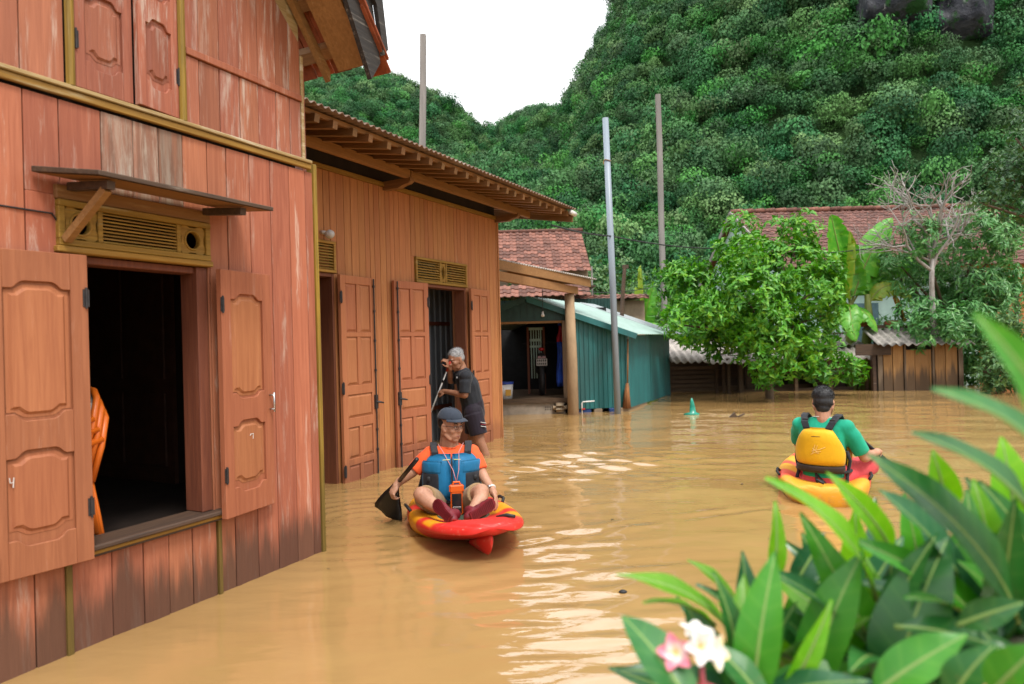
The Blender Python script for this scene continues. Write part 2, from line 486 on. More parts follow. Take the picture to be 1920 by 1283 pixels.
# scatter: only where the slope can be seen from the valley
rg=np.random.default_rng(21); pts=[];scl=[];idx=[];rot=[]
N=150000
px=rg.uniform(-150,190,N); py=46+rg.power(1.35,N)*265
az=px/py; keep=(az>-.34)&(az<.80)
px,py=px[keep],py[keep]; pz=hz(px,py)
CLIFF=[(93,170,7,12),(108,168,9,13),(88,150,0,0)]
def cliff_mask(x,y,z):
    u=x/y*1280; w=(z-1.3)/y*1280
    return ((abs(u-735)<58)&(w>515)&(w<700))|((abs(u-860)<55)&(w>490)&(w<700))
cm=cliff_mask(px,py,pz); px,py,pz=px[~cm],py[~cm],pz[~cm]
ex=rg.uniform(-6,30,700); ey=rg.uniform(27,46,700); k2=(ex/ey>-.1)&(ex/ey<.8)
px=np.concatenate([px,ex[k2]]); py=np.concatenate([py,ey[k2]]); pz=np.concatenate([pz,np.full(k2.sum(),-.4)])
# poisson-like thinning on a hash grid, crown radius grows with distance
order=rg.permutation(len(px)); grid={}; sel=[]
for q in order:
    s=2.4+1.6*min(1.,(py[q]-45)/120.)
    cell=(int(px[q]//3.3),int(py[q]//3.3),int(pz[q]//3.6))
    cnt=grid.get(cell,0)
    if cnt<1: grid[cell]=cnt+1; sel.append(q)
sel=np.array(sel); px,py,pz=px[sel],py[sel],pz[sel]
sc=rg.uniform(3.2,5.8,len(sel))*(.42+.58*np.clip((py-40)/70.,0,1))
big=rg.random(len(sel))<.06; sc[big]*=1.35
me=bpy.data.meshes.new("forest"); me.from_pydata(np.stack([px,py,pz-.10*sc],1).tolist(),[],[]); me.update()
at=me.attributes.new("scl",'FLOAT_VECTOR','POINT'); at.data.foreach_set("vector",(np.stack([sc*rg.uniform(.85,1.2,len(sc)),sc*rg.uniform(.85,1.2,len(sc)),sc*rg.uniform(.9,1.5,len(sc))],1)).ravel())
at=me.attributes.new("rot",'FLOAT_VECTOR','POINT'); at.data.foreach_set("vector",np.stack([rg.uniform(-.12,.12,len(sc)),rg.uniform(-.12,.12,len(sc)),rg.uniform(0,6.28,len(sc))],1).ravel())
at=me.attributes.new("idx",'INT','POINT'); at.data.foreach_set("value",rg.integers(0,6,len(sc)).astype(np.int32))
fo=link_mesh("forest",me,M['forest']); tag(fo,"dense dark green jungle covering the steep hills","forest",kind='stuff')
ng=bpy.data.node_groups.new("forest_scatter",'GeometryNodeTree')
ng.interface.new_socket("Geometry",in_out='INPUT',socket_type='NodeSocketGeometry'); ng.interface.new_socket("Geometry",in_out='OUTPUT',socket_type='NodeSocketGeometry')
gi=ng.nodes.new("NodeGroupInput"); go=ng.nodes.new("NodeGroupOutput"); ip=ng.nodes.new("GeometryNodeInstanceOnPoints"); ci=ng.nodes.new("GeometryNodeCollectionInfo")
ci.inputs[0].default_value=tree_src; ci.inputs[1].default_value=True; ci.inputs[2].default_value=True
def na(nm,t):
    q=ng.nodes.new("GeometryNodeInputNamedAttribute"); q.data_type=t; q.inputs[0].default_value=nm; return q.outputs[0]
e2=ng.nodes.new("FunctionNodeEulerToRotation"); ng.links.new(na("rot",'FLOAT_VECTOR'),e2.inputs[0])
ng.links.new(gi.outputs[0],ip.inputs['Points']); ng.links.new(ci.outputs[0],ip.inputs['Instance']); ip.inputs['Pick Instance'].default_value=True
ng.links.new(na("idx",'INT'),ip.inputs['Instance Index']); ng.links.new(e2.outputs[0],ip.inputs['Rotation']); ng.links.new(na("scl",'FLOAT_VECTOR'),ip.inputs['Scale'])
ng.links.new(ip.outputs[0],go.inputs[0])
md=fo.modifiers.new("scatter",'NODES'); md.node_group=ng

# limestone faces breaking through the forest
k=Nodes("streaked_limestone"); st=k.noise(.9,(1.,1.,.16),7,.65,dist=.5); sp=k.noise(.35,detail=6)
c=k.mix(k.mr(sp,.35,.65),(.035,.037,.045),(.085,.087,.095)); c=k.mix(k.mr(st,.60,.68),c,(.42,.42,.41)); c=k.mix(k.mr(k.noise(.35,(1,1,.6),6),.50,.58),c,(.03,.09,.025))
M['cliff']=k.done(c,.95,k.bump(k.noise(1.4,detail=8),.9,.6),.1)
for (cx,cy,cz,w,h) in ((62.3,108.9,57.,11.,15.),(72.2,107.9,54.,9.,15.)):
    f=Vector((-cx,-cy,0)).normalized(); r_=Vector((0,0,1)).cross(f).normalized(); m=MB(); rows=[]
    for j in range(15):
        row=[]
        for i in range(19):
            u,v=(i/18-.5)*w*(1-.25*abs(j/14-.4)),(j/14-.5)*h; q=Vector((cx,cy,cz))+r_*u+Vector((0,0,1))*v
            n=mnoise.noise((q.x*.22,q.y*.22,q.z*.12))*1.5+mnoise.noise((q.x*.7,q.y*.7,q.z*.35))*1.1
            e=max(abs(i/18-.5),abs(j/14-.5))*2; row.append(q+f*(2.6+n-5.*max(0,e-.7)/.3)-f*(v*.5))
        rows.append(row)
    tag(m.ring_loft(rows,False,False).build("cliff",M['cliff'],None,True,fix=True),kind='structure')
# ------------------------------------------------------------------ timber materials
M['paint']=wood("salmon_painted_boards",(.54,.188,.102),(.38,.116,.062),(.62,.42,.33),wear=.95,stain=((.10,.052,.034),.66,.85),objvar=.13)
M['paint_up']=wood("weathered_salmon_boards",(.47,.166,.095),(.32,.104,.060),(.56,.42,.35),wear=1.25,objvar=.14)
M['paint_grey']=wood("bleached_salmon_boards",(.40,.17,.10),(.22,.115,.075),(.46,.38,.30),wear=1.9,objvar=.16)
M['shutter']=wood("shutter_paint",(.45,.158,.076),(.33,.105,.050),(.54,.29,.20),wear=.6,objvar=.05,bump=.15)
M['shutter_panel']=wood("shutter_panel_paint",(.51,.190,.084),(.38,.125,.055),(.58,.30,.20),wear=.4,objvar=.05,bump=.12)
M['yellow']=wood("ochre_trim",(.47,.26,.045),(.27,.14,.022),(.50,.40,.22),wear=.7,objvar=.08,axis='X')
M['yellow_v']=wood("ochre_trim_upright",(.42,.25,.035),(.20,.125,.02),(.50,.38,.2),wear=.6,objvar=.08,stain=((.08,.06,.02),1.2,.6))
M['pale_trim']=wood("bleached_ochre_rail",(.55,.40,.20),(.36,.23,.09),(.66,.57,.42),wear=1.3,axis='X',objvar=.05)
M['oldwood']=wood("dark_weathered_timber",(.13,.075,.045),(.055,.034,.024),(.30,.24,.19),wear=.5,axis='X')
M['blackwood']=wood("blackened_barge_board",(.055,.048,.042),(.022,.02,.019),(.24,.22,.19),wear=.8,axis='X')
M['roofwood']=wood("brown_roof_timber",(.40,.205,.080),(.27,.130,.048),(.46,.30,.16),wear=.4,axis='X',objvar=.12)
M['roofwood_y']=wood("brown_rafter",(.36,.185,.075),(.22,.11,.045),(.44,.29,.16),wear=.4,axis='Y',objvar=.15)
M['house2']=wood("orange_brown_boards",(.57,.238,.090),(.42,.155,.056),(.58,.38,.22),wear=.45,stain=((.30,.11,.05),.5,.6),objvar=.09)
M['leaf2']=wood("door_paint",(.53,.198,.092),(.42,.142,.062),(.56,.32,.2),wear=.2,stain=((.24,.085,.045),.55,.7),objvar=.05,bump=.12)
M['jamb']=wood("red_brown_jamb",(.26,.085,.042),(.16,.05,.028),(.35,.16,.1),wear=.2,objvar=.05)
M['iron']=simple("dark_iron",(.045,.043,.045),.55,.3,30,spec=.5,dirt=(.14,.06,.03),Metallic=.5)
M['steel']=simple("bright_steel",(.62,.62,.62),.3,.1,20,Metallic=.9)
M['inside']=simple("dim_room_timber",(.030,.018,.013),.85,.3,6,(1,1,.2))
M['clay']=simple("clay_tile",(.36,.095,.040),.85,.3,14,bump=.2,dirt=(.05,.03,.025),dirt_amt=.7,objvar=.25)
M['white_plastic']=simple("white_plastic",(.80,.80,.78),.35,.05,6)
M['rubber']=simple("black_rubber",(.02,.02,.021),.6,.2,20)

def bump_curve(t, a, lo=.14, hi=.30):
    """ogee step used on the carved rails"""
    t=min(t,1-t)
    if t<=lo: return 0.
    if t>=hi: return a
    q=(t-lo)/(hi-lo)
    return a*(.35*min(1,q*3)+.65*(q*q*(3-2*q)))
def carved_shutter(name, parent, w, h, loc, rz, hinge_x, mats, label=None):
    """shutter leaf, x 0..w, z 0..h, face at y=0 looking to -y; two carved panels"""
    st=.068*w/.38; rows=[(.085,.50*h*.86,),(.0,.0)]
    zc=[(.115*h,.385*h),(.475*h,.905*h)]
    t=.034; rec=.013
    f=MB(); f.box(st*.6,w-st*.6,rec+.0015,t-.001,.02,h-.02)
    f.box(0,st,0,t,0,h); f.box(w-st,w,0,t,0,h)
    N=24; A=.030
    def edge(z,a,sg): return [(st+(w-2*st)*i/N, z+sg*bump_curve(i/N,a)) for i in range(N+1)]
    lo=edge(zc[0][0],A,-1); f.prism([(st,0),(w-st,0)]+[(x,z+A) for x,z in edge(zc[0][0]-A,A,-1)][::-1],0,t-.002)
    f.prism(edge(zc[0][1]-A,A,1)+edge(zc[1][0]+A,A,-1)[::-1],0,t-.002)
    f.prism(edge(zc[1][1]-A,A,1)+[(w-st,h),(st,h)],0,t-.002)
    o=f.build(name,mats[0],parent,bevel=.0025,fix=True); o.location=loc; o.rotation_euler=(0,0,rz)
    if label: o["label"]=label
    for z0,z1 in zc:
        g=.020; N2=16
        def out(ins,y):
            x0=st+ins; x1=w-st-ins; pts=[]
            for i in range(N2+1): pts.append((x0+(x1-x0)*i/N2,y,z0+A+ins-bump_curve(i/N2,A*.8)))
            for i in range(N2+1): pts.append((x1-(x1-x0)*i/N2,y,z1-A-ins+bump_curve(i/N2,A*.8)))
            return pts
        p=MB(); a,b_,c_=out(g*.35,rec-.0005),out(g,rec-.001),out(g*1.5,.003)
        n=len(a); p.add(a+b_+c_,[(i,(i+1)%n,n+(i+1)%n,n+i) for i in range(n)]+[(n+i,n+(i+1)%n,2*n+(i+1)%n,2*n+i) for i in range(n)]+[tuple(range(2*n,3*n))])
        p.build("panel",mats[1],o,fix=True)
    for zz in (.10*h+.06,.83*h):
        hg=MB(); hg.box(hinge_x-.013,hinge_x+.013,-.003,-.0005,zz,zz+.075); hg.tube([(hinge_x,-.005,zz-.008),(hinge_x,-.005,zz+.083)],.005,8)
        hg.build("hinge",M['iron'],o)
    return o

def panel_door(name, parent, w, h, z0, loc, rz, rows, mats, hinge_x, rod_x=None):
    """door leaf, face -y; rows = list of (zlo,zhi,columns)"""
    st=.075; t=.036; rec=.014; f=MB()
    f.box(st*.5,w-st*.5,rec+.0015,t-.001,z0+.01,h-.01); f.box(0,st,0,t,z0,h); f.box(w-st,w,0,t,z0,h)
    rows=sorted(rows); prev=z0; cells=[]
    for a,b_,nc in rows:
        f.box(st,w-st,.0,t-.002,prev,a); cw=(w-2*st-(nc-1)*.05)/nc
        for i in range(nc):
            x0=st+i*(cw+.05); cells.append((x0,x0+cw,a,b_))
            if i: f.box(x0-.05,x0,0,t-.003,a,b_)
        prev=b_
    f.box(st,w-st,0,t-.002,prev,h)
    o=f.build(name,mats[0],parent,bevel=.003); o.location=loc; o.rotation_euler=(0,0,rz)
    for x0,x1,a,b_ in cells:
        g=.022; p=MB(); r3=[[(x0+q,y,a+q),(x1-q,y,a+q),(x1-q,y,b_-q),(x0+q,y,b_-q)] for q,y in ((.004,rec-.001),(g*.5,rec-.002),(g*1.3,.002))]
        vs=r3[0]+r3[1]+r3[2]; p.add(vs,[(i,(i+1)%4,4+(i+1)%4,4+i) for i in range(4)]+[(4+i,4+(i+1)%4,8+(i+1)%4,8+i) for i in range(4)]+[(8,9,10,11)])
        p.build("panel",mats[1],o)
    for zz in (.06,.85,1.72):
        hg=MB(); hg.box(hinge_x-.02,hinge_x+.02,-.004,-.0005,zz,zz+.10); hg.tube([(hinge_x,-.006,zz-.01),(hinge_x,-.006,zz+.11)],.007,8); hg.build("hinge",M['iron'],o)
    if rod_x is not None:
        rd=MB(); rd.tube([(rod_x,-.016,z0+.05),(rod_x,-.016,h-.01)],.0075,8)
        for zz in (.25,.45,.75,1.05,1.35,1.65,1.9): rd.tube([(rod_x,-.016,zz-.012),(rod_x,-.016,zz+.012)],.013,8)
        rd.build("bolt_rod",M['iron'],o)
        hd=MB(); hd.box(rod_x-.02,rod_x+.02,-.022,-.001,.66,.80); hd.tube([(rod_x,-.02,.73),(rod_x+.02,-.05,.725),(rod_x+.065,-.055,.715)],[.011,.010,.008],8); hd.build("handle",M['iron'],o)
    return o

def louvre_vent(parent, x0, x1, z0, z1, splits, y=-.012, nslat=8, frets=(), mat=None):
    """wooden transom: frame, slats, pierced fretwork panels"""
    mat=mat or M['yellow']; f=MB(); b=.028
    f.cbox(x0,x1,y-.018,y+.06,z0,z0+b,.003); f.cbox(x0,x1,y-.018,y+.06,z1-b,z1,.003); f.cbox(x0,x0+b,y-.014,y+.056,z0+b,z1-b,.003); f.cbox(x1-b,x1,y-.014,y+.056,z0+b,z1-b,.003)
    for q in splits: f.cbox(q-.011,q+.011,y-.010,y+.05,z0+b,z1-b,.002)
    o=f.build("vent_frame",mat,parent)
    ed=[x0+b]+[q for q in splits]+[x1-b]
    for i in range(len(ed)-1):
        a,c=ed[i]+(0 if i==0 else .011),ed[i+1]-(0 if i==len(ed)-2 else .011); h0,h1=z0+b,z1-b
        if i in frets:
            cx,cz=(a+c)/2,(h0+h1)/2; rx,rz_=(c-a)*.27,(h1-h0)*.30; m=MB(); n=28; ring=[];outr=[]
            for k_ in range(n):
                t=2*math.pi*k_/n; s_=1/max(abs(math.cos(t)),abs(math.sin(t)))
                ring.append((cx+rx*math.cos(t),cz+rz_*math.sin(t)))
                q=1 if abs(math.cos(2*t))<.72 else .90
                outr.append((cx+(c-a)/2*q*max(-1,min(1,math.cos(t)*s_)),cz+(h1-h0)/2*q*max(-1,min(1,math.sin(t)*s_))))
            yy=(y-.002,y+.022)
            vs=[(p[0],yy[0],p[1]) for p in ring]+[(p[0],yy[0],p[1]) for p in outr]+[(p[0],yy[1],p[1]) for p in ring]+[(p[0],yy[1],p[1]) for p in outr]
            fs=[]
            for k_ in range(n):
                j=(k_+1)%n; fs+=[(k_,n+k_,n+j,j),(2*n+k_,2*n+j,3*n+j,3*n+k_),(k_,j,2*n+j,2*n+k_),(n+k_,3*n+k_,3*n+j,n+j)]
            m.add(vs,fs); m.build("fret_panel",mat,o,fix=True)
            rm=MB(); rm.tube([(cx+(rx+.006)*math.cos(t),y-.003,cz+(rz_+.006)*math.sin(t)) for t in np.linspace(0,2*math.pi,25)],.006,6); rm.build("fret_ring",mat,o)
        else:
            for s_ in range(nslat):
                zc=h0+(s_+.5)*(h1-h0)/nslat; hh=(h1-h0)/nslat*.28
                m=MB(); m.add([(a,y-.004,zc-hh),(c,y-.004,zc-hh),(c,y+.022,zc+hh*1.1),(a,y+.022,zc+hh*1.1),(a,y-.004,zc-hh+.006),(c,y-.004,zc-hh+.006),(c,y+.022,zc+hh*1.1+.006),(a,y+.022,zc+hh*1.1+.006)],[(0,3,2,1),(4,5,6,7),(0,1,5,4),(1,2,6,5),(2,3,7,6),(3,0,4,7)])
                m.build("slat",mat,o)
    return o

def plank(parent, x0, x1, z0, z1, mat, y=0., t=.024, name="plank"):
    j=random.uniform(-.002,.002)
    return MB().cbox(x0+.0022,x1-.0022,y+j,y+t,z0,z1,.0030).build(name,mat,parent)
def wall_planks(parent, edges, z0, z1, holes, mat_fn, y=0.):
    for a,b_ in zip(edges[:-1],edges[1:]):
        segs=[(a,b_,z0,z1)]
        for hx0,hx1,hz0,hz1 in holes:
            new=[]
            for s in segs:
                if s[1]<=hx0+.004 or s[0]>=hx1-.004 or s[3]<=hz0 or s[2]>=hz1: new.append(s); continue
                if s[2]<hz0: new.append((s[0],s[1],s[2],hz0))
                if s[3]>hz1: new.append((s[0],s[1],hz1,s[3]))
                if s[0]<hx0-.004: new.append((s[0],hx0,max(s[2],hz0),min(s[3],hz1)))
                if s[1]>hx1+.004: new.append((hx1,s[1],max(s[2],hz0),min(s[3],hz1)))
            segs=new
        for s in segs:
            if s[3]-s[2]>.03: plank(parent,*s,mat_fn(*s),y)

# ------------------------------------------------------------------ two-storey salmon house on the left
P1=Vector((-1.9294,2.9751,0)); A1=R(90-26.826)
h1=empty("timber_house",P1,A1,"two storey salmon painted plank house with carved shutters and ochre trim","house")
edges=[-1.32,-1.17,-1.03,-.88,-.74,-.60,-.455,-.31,-.163,-.02,.165,.32,.455,.59,.738,.861,1.018,1.171,1.322,1.459,1.527]
wall_planks(h1,edges,-.55,2.405,[(-.04,.72,.41,1.985)],lambda a,b_,c,d: M['paint_grey'] if (a<.55 and a>.1 and c>1.5) else M['paint'])
MB().box(1.50,1.53,.052,3.9,-.55,3.1).build("side_wall",M['paint_up'],h1)
ue=[-1.32,-1.1,-.9,-.70,-.52,-.33,-.17,.01,.62,.70,.83,.965,1.10,1.235,1.345,1.438]
wall_planks(h1,ue[:8],2.478,3.7,[],lambda *a:M['paint_up'])
wall_planks(h1,ue[8:],2.478,2.828,[],lambda *a:M['paint_up'])
def gz_(x): return 3.39-.97*(x-1.24)
for a,b_ in zip(ue[8:-1],ue[9:]):
    z1,z2=gz_(a),gz_(b_)
    MB().prism([(a+.0015,2.872),(b_-.0015,2.872),(b_-.0015,z2),(a+.0015,z1)],random.uniform(-.002,.002),.024).build("plank",M['paint_up'],h1,fix=True)
    MB().prism([(a,z1+.004),(b_,z2+.004),(b_,z2+.75),(a,z1+.75)],.006,.028).build("gable_board",M['pale_trim'],h1,fix=True)
# rails and posts
MB().cbox(-1.32,1.500,-.020,.004,2.418,2.452,.004).build("rail",M['yellow'],h1)
MB().cbox(-1.32,1.502,-.030,.004,2.454,2.474,.004).build("rail_cap",M['pale_trim'],h1)
MB().cbox(.617,1.440,-.014,.012,2.831,2.868,.003).build("batten",M['paint'],h1)
MB().cbox(1.528,1.556,-.012,.05,-.55,2.462,.004).build("corner_post",M['yellow_v'],h1)
MB().cbox(1.440,1.462,-.008,.05,2.478,3.12,.003).build("corner_post",M['pale_trim'],h1)
for x in (.014,.575): MB().tube([(x+.014,-.012,2.475),(x+.014,-.012,3.9)],.019,8).build("upper_jamb",M['yellow_v'],h1)
MB().cbox(-.045,-.018,-.016,.012,-.55,.395,.003).build("sill_post",M['yellow_v'],h1)
MB().cbox(.738,.760,-.016,.012,-.55,.395,.003).build("sill_post",M['yellow_v'],h1)
sl=MB(); sl.cbox(-.05,.765,-.060,.12,.428,.452,.006); sl.cbox(-.05,.765,-.034,-.002,.396,.427,.004); sl.build("window_sill",M['oldwood'],h1)
MB().cbox(-.05,.765,-.040,-.001,.408,.4265,.003).build("sill_moulding",M['yellow'],h1)
fr=MB(); fr.box(.655,.718,.0,.13,.453,1.735); fr.box(-.04,.02,.0,.13,.453,1.735); fr.box(.02,.655,.02,.13,1.70,1.735); fr.build("window_frame",M['jamb'],h1,bevel=.004)
MB().cbox(-.055,.735,-.034,.02,1.737,1.766,.005).build("lintel",M['yellow'],h1)
MB().cbox(-.05,.73,-.022,.02,1.968,2.03,.004).build("lintel",M['roofwood'],h1)
louvre_vent(h1,-.045,.725,1.768,1.966,(.140,.540),nslat=9,frets=(0,2))
# awning on brackets
aw=MB(); aw.add([(-.148,-.02,2.060),(.92,-.02,2.060),(.86,-.345,2.020),(-.06,-.335,2.022),(-.148,-.02,2.085),(.92,-.02,2.085),(.86,-.345,2.040),(-.06,-.335,2.043)],[(0,1,2,3),(7,6,5,4),(0,4,5,1),(1,5,6,2),(2,6,7,3),(3,7,4,0)])
awn=aw.build("awning",M['oldwood'],h1,bevel=.003,fix=True)
awu=MB().add([(-.13,-.021,2.0585),(.90,-.021,2.0585),(.845,-.335,2.019),(-.05,-.325,2.0205)],[(0,1,2,3)]).build("awning_lining",M['roofwood'],awn)
for x in (.012,.70):
    b=MB(); b.beam((x,-.02,2.026),(x,-.30,1.998),.035,.035); b.build("bracket_arm",M['oldwood'],awn)
b=MB(); b.beam((.012,-.27,1.985),(-.02,-.035,1.79),.032,.032); b.build("bracket_strut",M['roofwood'],awn)
# open shutters, folded back against the wall
carved_shutter("shutter",h1,.385,1.315,(-.355,-.052,.408),R(-7),.376,(M['shutter'],M['shutter_panel']),"left shutter leaf folded back beside the window")
s2=carved_shutter("shutter",h1,.385,1.315,(.722,-.098,.408),R(7),.006,(M['shutter'],M['shutter_panel']),"right shutter leaf with steel pull handle")
hd=MB(); hd.tube([(.352,-.004,.545),(.352,-.034,.545)],.005,8); hd.tube([(.352,-.004,.625),(.352,-.034,.625)],.005,8); hd.tube([(.352,-.034,.530),(.352,-.034,.640)],.0055,8)
hd.build("handle",M['steel'],s2,True)
lt=MB(); lt.box(.02,.03,-.006,-.001,-.02,.09); lt.tube([(.025,-.01,-.03),(.025,-.01,.1)],.005,8)
lt.build("drop_bolt",M['steel'],bpy.data.objects['shutter'])
# chalk numbers on the leaves
def chalk(parent, strokes, mat, r=.0022):
    for s_ in strokes: MB().tube(s_,r,5).build("chalk_mark",mat,parent)
M['chalk']=simple("chalk",(.75,.70,.66),.9,.1)
ch=bpy.data.objects['shutter']
q=MB(); q.tube([(.078,.002,.405),(.080,.002,.385),(.092,.002,.385)],.0022,5); q.tube([(.093,.002,.405),(.090,.002,.365)],.0022,5); q.build("chalk_mark",M['chalk'],ch)
q=MB(); q.tube([(.19,.002,.415),(.20,.002,.424),(.215,.002,.42)],.0022,5); q.tube([(.215,.002,.425),(.214,.002,.395)],.0022,5); q.build("chalk_mark",M['chalk'],s2)
# upper floor shutters
u1=carved_shutter("upper_shutter",h1,.272,1.15,(.052,-.008,2.482),R(0),.004,(M['paint_up'],M['paint_up']))
u2=carved_shutter("upper_shutter",h1,.240,1.15,(.336,-.040,2.482),R(8),.236,(M['paint_up'],M['paint_up']))
# roof: gable overhang, soffit board, rafters, tiles, barge board
def rz1(x): return 3.05+1.2*(1.62-x)
def slope_slab(mb,x0,x1,o0,o1,dz,t):
    vs=[]
    for dd in (dz,dz+t):
        vs+=[(x0,-o0,rz1(x0)+dd),(x1,-o0,rz1(x1)+dd),(x1,-o1,rz1(x1)+dd),(x0,-o1,rz1(x0)+dd)]
    return mb.add(vs,[(0,1,2,3),(7,6,5,4),(0,4,5,1),(1,5,6,2),(2,6,7,3),(3,7,4,0)])
slope_slab(MB(),.2,1.62,.156,.392,.0,.03).build("soffit_board",M['roofwood'],h1,fix=True)
slope_slab(MB(),.2,1.66,.010,.052,.02,.07).build("rafter",M['roofwood'],h1,fix=True)
for i in range(7):
    x=1.60-i*.19; slope_slab(MB(),x-.03,x+.015,-1.2,.40,.085,.04).build("batten",M['roofwood_y'],h1,fix=True)
tl=MB(); slope_slab(tl,0,.25,0,.155,.0,.0); 
base=None
for r_ in range(7):
    for c_ in range(13):
        x=1.70-r_*.19; o0=-1.4+c_*.146
        m=MB(); slope_slab(m,x-.25,x,o0,o0+.140,.130+.016*((r_+c_)%2)*.3,.016)
        for kq in range(8):  # tile lips curl down
            pass
        m.build("roof_tile",M['clay'],h1,fix=True)
slope_slab(MB(),-.2,1.60,-1.5,.43,.165,.01).build("roof_underlay",M['blackwood'],h1,fix=True)
MB().prism([(.20,4.72),(1.36,3.33),(1.575,2.93),(1.665,3.06),(1.60,3.40),(.42,4.82)],-.452,-.420).build("barge_board",M['blackwood'],h1,fix=True)
MB().prism([(.36,4.86),(1.60,3.39),(1.66,3.10),(1.705,3.15),(1.66,3.45),(.46,4.92)],-.485,-.455).build("barge_capping",M['blackwood'],h1,fix=True)
slope_slab(MB(),1.48,1.74,.33,.475,.115,.016).build("roof_tile",M['clay'],h1,fix=True)
# the dim room behind the window
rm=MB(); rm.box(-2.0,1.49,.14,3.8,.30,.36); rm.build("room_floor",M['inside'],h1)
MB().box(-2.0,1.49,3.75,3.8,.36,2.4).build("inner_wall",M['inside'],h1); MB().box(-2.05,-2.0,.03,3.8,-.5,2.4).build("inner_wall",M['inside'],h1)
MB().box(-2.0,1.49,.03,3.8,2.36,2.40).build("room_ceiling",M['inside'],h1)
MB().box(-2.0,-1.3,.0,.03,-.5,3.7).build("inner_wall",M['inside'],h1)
idr=MB(); idr.box(.5,1.35,3.70,3.745,.36,2.1)
for z0,z1 in ((.5,1.1),(1.25,2.0)):
    for x0,x1 in ((.58,.90),(.96,1.28)): idr.box(x0,x1,3.685,3.699,z0,z1)
idr.build("inner_door",simple("dim_inner_door",(.045,.02,.012),.7,.2),h1)
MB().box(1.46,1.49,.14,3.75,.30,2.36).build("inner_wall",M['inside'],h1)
MB().box(-1.32,1.44,.06,.08,2.41,4.0).build("upper_light_block",M['inside'],h1)  # dark panel added behind the upper boards to keep sky from showing through
dm=simple('dim_inner_leaf',(.10,.042,.025),.6,.2)
idl=MB().box(1.43,1.4585,1.25,2.25,.361,2.1).build('inner_door',dm,h1)
for y0 in (1.32,1.79):
    for z0,z1 in ((.48,1.0),(1.1,1.95)): MB().cbox(1.415,1.4295,y0,y0+.40,z0,z1,.006).build('panel',dm,idl)
# cable running to the awning bracket
tag(MB().tube([P1+Vector(v) for v in ((-.36,-.70,1.93),(-.18,-.35,1.905),(-.02,-.06,1.90),(.012,.012,1.79))],.004,6).build("cable",M['rubber']),"thin black cable running left from the awning bracket","cable")

# ------------------------------------------------------------------ stacked plastic chairs inside the window
M['orange']=simple("orange_plastic",(.80,.17,.015),.35,.06,5)
M['greyseat']=simple("grey_moulded_plastic",(.36,.36,.34),.45,.12,40)
def chair(loc, rz, label):
    c=empty("plastic_chair",loc,rz,label,"chair","orange plastic chairs stacked inside the window")
    # seat faces +x; back at -x
    s=MB(); s.cbox(-.20,.22,-.21,.21,.405,.43,.01); s.build("seat",M['greyseat'],c)
    b=MB(); rings=[]
    for i in range(9):
        t=i/8; z=.43+.37*t; wd=.205*(1-.25*t**3); x=-.20-.11*t
        rings.append([(x-.05*math.cos(u*1.2)+.05,wd*u,z-(.05*(abs(u)**3) if t>.9 else 0)) for u in np.linspace(-1,1,11)])
    b.ring_loft(rings,False,False); ob=b.build("backrest",M['greyseat'],c,True); so=ob.modifiers.new("s",'SOLIDIFY'); so.thickness=.008
    rim=[(-.20,-.215,.42),(-.26,-.20,.62),(-.30,-.16,.78),(-.315,-.08,.82),(-.32,0,.825),(-.315,.08,.82),(-.30,.16,.78),(-.26,.20,.62),(-.20,.215,.42)]
    MB().tube(rim,.019,8).build("back_rim",M['orange'],c,True)
    for sy in (-1,1):
        MB().tube([(-.265,sy*.20,.66),(-.12,sy*.245,.63),(.06,sy*.25,.615),(.17,sy*.245,.59),(.20,sy*.235,.50),(.21,sy*.225,.40)],[.018,.025,.026,.026,.022,.02],10).build("armrest",M['orange'],c,True)
        for x0,x1 in ((-.19,-.25),(.19,.22)):
            l=MB(); l.tube([(x0,sy*.20,.42),((x0+x1)/2,sy*.222,.22),(x1,sy*.238,0)],[.026,.021,.016],10); l.build("leg",M['orange'],c,True)
    return c
hm1=Matrix.Translation(P1)@Matrix.Rotation(A1,4,'Z')
for i,(dx,lab) in enumerate(((0,"bottom orange plastic chair of the stack inside the window"),(1,"middle orange plastic chair of the stack inside the window"),(2,"top orange plastic chair of the stack, grey woven back"))):
    p=hm1@Vector((.045-.020*i,.36,.361+.050*i)); ch_=chair(p,A1+R(168),lab); ch_.scale=(.84,.84,.80)

# ------------------------------------------------------------------ single-storey house behind it
P2=Vector((-1.7087,6.4529,0)); A2=R(90-28.197)
h2=empty("timber_house",P2,A2,"single storey orange brown plank house with open panelled doors","house")
ed=[-1.5]
while ed[-1]<3.24: ed.append(ed[-1]+random.choice((.072,.080,.086,.098,.11)))
ed[-1]=3.255
wall_planks(h2,ed,-.6,2.965,[(-.85,.055,-.7,2.0),(-1.05,.07,1.995,2.30),(1.47,2.41,-.7,2.0),(1.352,2.425,1.995,2.288)],lambda *a:M['house2'])
MB().cbox(3.256,3.285,-.012,.03,-.6,2.96,.003).build("corner_post",M['house2'],h2)
MB().box(3.255,3.283,.031,5.,-.6,3.0).build("side_wall",M['house2'],h2)
MB().cbox(-1.5,3.285,-.022,.02,2.967,3.012,.003).build("wall_plate",M['yellow'],h2)
for x0,x1 in ((-.85,.055),(1.47,2.41)):
    j=MB(); j.box(x0-.0,x0+.03,-.006,.15,-.6,1.995); j.box(x1-.03,x1,-.006,.15,-.6,1.995); j.box(x0+.03,x1-.03,-.004,.15,1.96,1.995); j.build("door_frame",M['jamb'],h2,bevel=.003)
louvre_vent(h2,-1.05,.070,1.998,2.298,(-.55,-.35),nslat=9,frets=(1,),mat=M['yellow'])
louvre_vent(h2,1.352,2.425,1.998,2.286,(1.835,1.965),nslat=8,frets=(1,),mat=M['yellow'])
